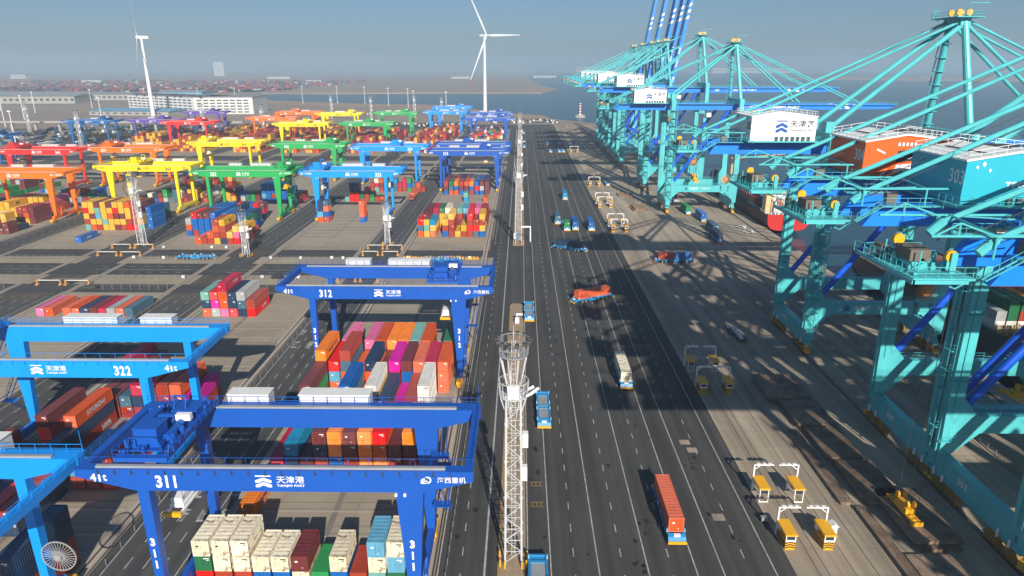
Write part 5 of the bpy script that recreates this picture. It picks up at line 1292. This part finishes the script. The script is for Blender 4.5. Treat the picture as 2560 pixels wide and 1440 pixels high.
g = MB(); g.rail((-9.3, 0.3, 9.5), (9.3, 0.3, 9.5), 1.2, 1.4, 0.07); g.rail((-9.5, 0.3, 9.4), (-9.5, 30, 9.2), 1.2, 1.8, 0.07)
for k in range(9): g.box(-8+k*1.8, -7.3+k*1.8, 1.6, 2.4, 8.5, 9.6+(k % 3)*0.4)
put('handrail', g, WHITE, t)
g = MB(); g.tube((6.0, 112, 8), (6.0, 112, 22), 1.6, 12, 1.3); g.box(4.2, 7.8, 110.4, 113.6, 18.5, 22.5); put('crane_post', g, CREAM, t)
g = MB(); g.tube((7, 112, 21), (40, 104, 25.5), 1.0, 6, 0.45); put('crane_jib', g, CREAM, t)
rs = random.Random(21); cc = 0
bx = {}
for yb in (22, 35, 48, 61, 74, 87):
    for i in range(7):
        hh = rs.choice((1, 2, 2, 3)) if yb != 48 else 1
        for j in range(hh): bx.setdefault(rs.choice('BBbsmrB'), []).append((-9.3+i*2.66, yb, 8.5+j*2.6))
m = MB(); keys2 = []; mi2 = []
for ch, l in bx.items():
    keys2.append(ch)
    for x, y, z in l: m.box(x, x+2.44, y, y+12.2, z, z+2.56); mi2 += [len(keys2)-1]*6
me = m.mesh('deck_containers')
for k_ in keys2: me.materials.append(MATS['container '+CC[k_][0]])
me.polygons.foreach_set('material_index', mi2)
o = bpy.data.objects.new('deck_containers', me); COL.objects.link(o); o.location = (124.5, 313, -3.2); tag(o, 'dark container cargo on the deck of the red sterned ship', 'containers', None, 'stuff')
DARKH = paint('dark grey hull', (0.045, 0.048, 0.06), 0.45, 0.2, 0.2, 0.15, streak=True)
t = thing('container_ship', 'large dark hulled container ship moored at the right edge', 'ship', (133.5, 112, -3.2))
h = loft([hull_sec(2, 0.6, -1, 15.5), hull_sec(14, 7.5, -1, 14.2), hull_sec(30, 13.2, -1, 13.2), hull_sec(46, 15.4, -1, 12.4), hull_sec(118, 15.6, -1, 12.2), hull_sec(128, 14.0, 2, 12.4)]); put('hull', h, DARKH, t)
g = MB(); g.prism_xy([(-13.0, 32), (0, 8), (13.0, 32), (15, 48), (15, 127), (-15, 127), (-15, 48)], 11.4, 11.6); put('deck', g, RUSTY, t)
g = MB()
for k in range(16):
    x = -13+k*1.7; g.box(x, x+0.3, 47, 47.4, 11.6, 14.2)
    g.box(-12+(k*37 % 24), -11.2+(k*37 % 24), 26+(k*13 % 20), 27+(k*13 % 20), 11.6, 12.4+(k % 3)*0.5)
for yb in (49, 62.5, 76, 89.5): g.box(-14.5, 14.5, yb-0.6, yb-0.3, 11.6, 13.6)
g.rail((-14.5, 47, 12), (14.5, 47, 12), 1.4, 1.5, 0.1)
for k in range(6): g.bar((-13+k*4, 44, 11.6), (-11+k*4, 46.5, 15), 0.25); g.bar((-9+k*4, 44, 11.6), (-11+k*4, 46.5, 15), 0.25)
put('lashing_bridge', g, paint('lashing cream', (0.45, 0.34, 0.18), 0.6), t)
for yb, rows in ((50, ('wl', 'wgg', 'wrg', 'Oro', 'rmr', 'mrO', 'rrm', 'gmr', 'rrO', 'rmm')), (63.5, ('gg', 'gwm', 'rrr', 'Omr', 'rrr', 'mmr', 'rrm', 'gmr', 'rrO', 'rmm')), (77, ('mr', 'rr', 'gOr', 'rmr', 'rrr', 'mmr', 'rrm', 'gmr', 'rrO', 'rmm'))):
    for i, st in enumerate(rows):
        for j, ch in enumerate(st):
            if i > 3 or (yb > 60 and i > 1): stuff = True
            m0 = container(ch, 40, 133.5-14.2+i*2.86, 112+yb, -3.2+11.7+j*2.6, f'{CC[ch][0]} container on the dark ship, {["bottom", "middle", "top"][j]}, {ORD[i]} stack from quay, {"nearest" if yb < 55 else ("middle" if yb < 70 else "farthest")} bay', 'containers aboard the dark ship', placard=False) if (yb < 70 and i < 5) else stuff_box(ch, 40, 133.5-14.2+i*2.86, 112+yb, -3.2+11.7+j*2.6)
            if i == 0 and yb == 50 and j == 1: pass
# ------------------------------------------------------------------ wind turbines
def blade_mesh(L=84):
    g = MB(); prev = None
    secs = []
    for i in range(9):
        u = i/8; c = (1.1+2.6*math.sin(min(1, u*4)*PI/2)) * (1-0.86*u) if u > 0.03 else 1.2; th = 1.0*(1-u)**1.1+0.12
        secs.append([(-c*0.3, -th/2, u*L), (c*0.25, -th/2, u*L), (c*0.7, 0, u*L), (c*0.25, th/2, u*L), (-c*0.3, th/2, u*L), (-c*0.5, 0, u*L)])
    for s_ in secs: g.v += s_
    for k in range(8):
        for i in range(6): a = k*6+i; b = k*6+(i+1) % 6; g.f.append((a, b, b+6, a+6))
    g.f.append(tuple(range(48, 54)))
    return g.mesh('blade')
BL = blade_mesh(); TW = paint('turbine white', (0.82, 0.82, 0.82), 0.35, 0.03, 0.0)
def turbine(x, y, hz, yaw, a0, label, tip=True):
    t = thing('wind_turbine', label, 'wind turbine', (x, y, 0), 0, 'wind turbines at the far end of the port')
    g = MB(); g.tube((0, 0, 0), (0, 0, hz-1.5), 3.0, 20, 1.6); put('tower', g, TW, t)
    g = MB(); g.prism_yz([(-4, hz-1.8), (9, hz-2.0), (9.5, hz+1.6), (-4, hz+1.9)], -1.9, 1.9); nac = put('nacelle', g, TW, t, rz=yaw)
    g = MB(); g.tube((0, -7.5, hz), (0, -4.0, hz), 0.9, 14, 2.1); put('hub', g, TW, nac)
    for k in range(3):
        a = R(a0+120*k); b = put('blade', BL, TW, nac, (0, -5.5, hz), rot=(0, a, 0))
        if tip: g = MB(); g.box(-0.5, 0.6, -0.35, 0.35, 77, 83); put('tip_marking', g, REDH, b)
turbine(-59, 1160, 118.5, R(46), -32, 'white wind turbine with red blade tips behind the dark blue cranes')
turbine(-556, 1056, 112, R(-67), 3, 'white wind turbine seen side on before the long white building', False)
# ------------------------------------------------------------------ far buildings
BW = paint('building white', (0.66, 0.66, 0.64), 0.7, 0.1, 0.15, 0.05); BG = paint('building grey', (0.36, 0.34, 0.31), 0.8, 0.1, 0.2, 0.05); BWIN = paint('dark openings', (0.06, 0.065, 0.07), 0.6)
BRF = paint('blue roof', (0.16, 0.36, 0.50), 0.6, 0.15, 0.2, 0.05); GRF = paint('grey roof', (0.28, 0.29, 0.30), 0.7)
def wing(parent, x0, y0, x1, y1, dep, H, floors, nwin, side=1):
    L = math.hypot(x1-x0, y1-y0); a = math.atan2(y1-y0, x1-x0)
    g = MB(); g.box(0, L, 0, dep, 0, H); w = put('wall', g, BW, parent, (x0, y0, 0), a)
    g = MB()
    for f in range(floors):
        z = 2.2+f*(H-3)/floors
        for k in range(nwin): u = 4+k*(L-8)/nwin; g.box(u, u+(L-8)/nwin*0.72, -0.15, 0.05, z, z+(H-3)/floors*0.42)
    put('windows', g, BWIN, w)
    g = MB(); g.box(-0.5, L+0.5, -0.5, dep+0.5, H, H+0.8); put('roof', g, GRF, w)
    return w
b0 = thing('car_park_building', 'long white multistorey building with ribbon openings behind the left turbine', 'building', (0, 0, 0))
wing(b0, -673, 1203, -512, 1100, 70, 25, 5, 14); wing(b0, -512, 1100, -422, 1106, 80, 25, 5, 8)
g = MB()
for k in range(120): x = -660+rs.random()*160; y = 1195-(x+673)*0.62+rs.random()*45; g.box(x, x+4, y, y+2, 25.8, 27.2)
put('roof_deck_vehicle', g, DGREY, b0)
def shed(x, y, w, d_, H, rz, label, wall, roof, rows=1):
    t = thing('warehouse', label, 'warehouse', (x, y, 0), R(rz), 'far sheds and warehouses')
    g = MB(); g.box(0, w, 0, d_, 0, H); put('wall', g, wall, t); g = MB(); g.prism_yz([(-1, H), (d_+1, H), (d_/2, H+3.5)], -1, w+1); put('roof', g, roof, t)
    g = MB()
    for k in range(int(w/12)): g.box(4+k*12, 10+k*12, -0.2, 0.1, H*0.35, H*0.7)
    put('windows', g, BWIN, t)
shed(-665, 1075, 130, 60, 6, -6, 'long low blue roofed shed left of the white building', BG, BRF)
shed(-1200, 1400, 300, 70, 14, 3, 'broad beige warehouse block at the left edge', BG, GRF); shed(-980, 1560, 110, 60, 12, 0, 'grey warehouse right of the beige block', BG, GRF)
shed(-1250, 1620, 240, 60, 12, 0, 'grey shed behind the beige block', BG, GRF); shed(-760, 1480, 90, 60, 20, 0, 'pale blue shed beyond the white building', BRF, GRF)
for i, (x, y, w, H, lb) in enumerate(((-1000, 3300, 70, 9, 'white shed on the hazy far shore, left'), (-420, 4300, 110, 11, 'long white shed on the hazy far shore'), (80, 4700, 150, 11, 'wide white warehouse on the hazy far land'), (-2050, 3300, 90, 9, 'pale shed in the far container yard'), (-1500, 4200, 130, 12, 'white hall in the haze at centre left'),
                                      (-3100, 4300, 90, 22, 'pale block far left in the haze'), (700, 9200, 700, 60, 'row of pale blocks on the far coast'), (2100, 7900, 900, 50, 'pale blocks on the far right coast'))):
    shed(x, y, w, 60, H, 0, lb, BW, GRF)
t = thing('tower_block', 'tall pale office tower standing alone in the haze', 'tower', (-2290, 5400, 0)); g = MB(); g.box(-38, 38, 0, 60, 0, 100); put('wall', g, BW, t)
g = MB()
for k in range(14): g.box(-34, 34, -0.5, 0.1, 6+k*6.7, 8+k*6.7)
put('windows', g, BRF, t)
# viaduct
t = thing('viaduct', 'grey elevated road crossing the far left of the yard', 'viaduct', (-620, 800, 0))
g = MB(); b1 = g.box(-120, 300, 0, 9, 9.5, 10.8); g.box(-120, 300, -0.2, 0.1, 10.8, 11.8); put('deck', g, BG, t)
for k in range(15): g = MB(); g.box(-112+k*28, -109.5+k*28, 3, 6, 0, 9.5); put('pier', g, BG, t)
# light poles
pol = MB(); pol.tube((0, 0, 0), (0, 0, 32), 0.5, 6, 0.3); pol = pol.mesh('pole'); hd = MB(); hd.box(-1.6, 1.6, -0.5, 0.5, 32, 33); hd = hd.mesh('lamp_head')
k = 0
for x, y in ((-470, 640), (-560, 930), (-700, 980), (-640, 860), (-780, 1120), (-760, 1240), (-690, 1290), (-610, 1330), (-540, 1330), (-440, 1420), (-370, 1420), (-310, 1400), (-880, 1180), (-930, 1060), (-1000, 1240), (-250, 1330), (-180, 1180), (-205, 1280), (-120, 1130), (-820, 980)):
    t = thing('light_pole', ['thin pale light pole', 'slender white light pole'][k % 2]+f', {ORD[k//2]} from left in the {"front" if k % 2 else "back"} far row', 'light pole', (x, y, 0), 0, 'thin light poles on the far land'); put('pole', pol, TW, t); put('lamp_head', hd, TW, t); k += 1
# beacon on the water
t = thing('beacon', 'small red and white striped beacon on a base off the quay end', 'beacon', (90.8, 1083, -3.2)); g = MB(); g.tube((0, 0, 0), (0, 0, 4), 9, 16, 7); put('base', g, BG, t); g = MB(); g.tube((0, 0, 4), (0, 0, 21), 1.7, 12, 1.3); put('column', g, TW, t)
g = MB()
for k in range(4): g.tube((0, 0, 6+k*4), (0, 0, 7.8+k*4), 1.75, 12, 1.7)
put('stripe', g, REDH, t)
# far parked cars and distant stacks: masses
def scatter(name, label, cat, n, fx, pal, dims):
    m = MB(); keys = list(pal); mi = []
    for k in range(n):
        x, y = fx(); c = rs.randrange(len(keys)); w, l, h_ = dims(); m.box(x, x+w, y, y+l, 0, h_); mi += [c]*6
    me = m.mesh(name)
    for q in keys: me.materials.append(q)
    me.polygons.foreach_set('material_index', mi); o = bpy.data.objects.new(name, me); COL.objects.link(o); tag(o, label, cat, None, 'stuff')
CP = [WHITE, WHITE, DGREY, GREYM, BLACK]
def lot():
    k = rs.randrange(3)
    if k == 0: return (-40+rs.randrange(30)*3.0, 925+rs.randrange(7)*10)
    if k == 1: return (-350+rs.randrange(60)*3.0, 1080+rs.randrange(5)*9)
    return (-210+rs.randrange(50)*3.0, 880+rs.randrange(5)*9)
scatter('parked_vehicles', 'crowd of parked vehicles on the far lots beyond the yard', 'vehicles', 420, lot, CP, lambda: (2.0, 4.8, 1.5))
CPAL = [MATS['container '+CC[c][0]] for c in 'mmmrmBmmsrlm']
def fary():
    k = rs.random()
    if k < 0.7: return (-3600+rs.randrange(220)*13.0+rs.randrange(3), 2150+rs.randrange(42)*34)
    return (-2300+rs.randrange(120)*13.0, 2060+rs.randrange(8)*30)
scatter('distant_container_stacks', 'reddish mass of container stacks in the hazy distance at left', 'containers', 2600, fary, CPAL, lambda: (12.2, rs.choice((10, 20)), rs.choice((3, 5, 5, 8))))
def nearleft():
    return (-560+rs.randrange(60)*3.2, 640+rs.randrange(26)*9)
scatter('parked_trucks', 'mass of parked trucks and trailers on the left far lots', 'vehicles', 260, nearleft, [DGREY, GREYM, BLACK, MATS['container navy blue'], MATS['container slate blue'], WHITE], lambda: (2.5, 8, 2.6))
# shrubs at left
LEAF = paint('dry shrub leaf', (0.06, 0.055, 0.025), 0.9, 0.4, 0.3)
def shrubs(name, label, cx_, cy_, n, rx, ry, hh):
    m = MB()
    for k in range(n):
        x = cx_+rs.gauss(0, rx); y = cy_+rs.gauss(0, ry); z = abs(rs.gauss(0, hh)); s_ = rs.uniform(0.5, 1.3); a = rs.random()*6.28
        b = len(m.v); m.v += [(x, y, z), (x+s_*math.cos(a), y+s_*math.sin(a), z+s_*0.4), (x+s_*math.cos(a+1.6), y+s_*math.sin(a+1.6), z+s_), (x, y+s_*0.5, z+s_*0.9)]; m.f.append((b, b+1, b+2, b+3))
    tag(put(name, m, LEAF), label, 'shrubs', None, 'stuff')
shrubs('shrub_patch', 'dark scrub growing on waste ground near the deep blue crane', -440, 720, 2600, 18, 6, 2.2); shrubs('shrub_patch', 'dark scrub strip at the far left edge', -640, 760, 2600, 50, 6, 2.0)
# rebuild the mass of far containers after the ship's hidden boxes were added
vv = []; ff = []; mi = []; keys = []
for ch, L, x, y, z in [(c, *q) for c, l in stuffm.items() for q in l]:
    LL = 12.19 if L == 40 else 6.06
    if ch not in keys: keys.append(ch)
    b = len(vv); vv += [(x, y, z), (x+2.44, y, z), (x+2.44, y+LL, z), (x, y+LL, z), (x, y, z+2.56), (x+2.44, y, z+2.56), (x+2.44, y+LL, z+2.56), (x, y+LL, z+2.56)]
    ff += [(b+4, b+5, b+6, b+7), (b, b+1, b+5, b+4), (b+1, b+2, b+6, b+5), (b+2, b+3, b+7, b+6), (b+3, b, b+4, b+7)]; mi += [keys.index(ch)]*5
me = bpy.data.meshes.new('container_yard'); me.from_pydata(vv, [], ff)
for k in keys: me.materials.append(MATS['container '+CC[k][0]])
me.polygons.foreach_set('material_index', mi); me.update()
o = bpy.data.objects.new('container_yard', me); COL.objects.link(o)
tag(o, 'mass of rust, ochre and mixed containers stacked in the farthest yard rows', 'containers', None, 'stuff')
# ------------------------------------------------------------------ haze
m = MB(); m.box(-16400, 16400, -1700, 16400, -7.5, 190); hz_ = m.mesh('haze')
hm = bpy.data.materials.new('haze air'); hm.use_nodes = True; n = hm.node_tree; n.nodes.remove(n.nodes['Principled BSDF'])
pv = n.nodes.new('ShaderNodeVolumePrincipled'); pv.inputs['Density'].default_value = 0.00025; pv.inputs['Color'].default_value = (0.57, 0.76, 0.90, 1); pv.inputs['Anisotropy'].default_value = 0.1
n.links.new(pv.outputs[0], n.nodes['Material Output'].inputs['Volume'])
hz_.materials.append(hm); o = bpy.data.objects.new('haze', hz_); COL.objects.link(o); tag(o, 'pale grey blue haze over the harbour', 'haze', None, 'stuff')
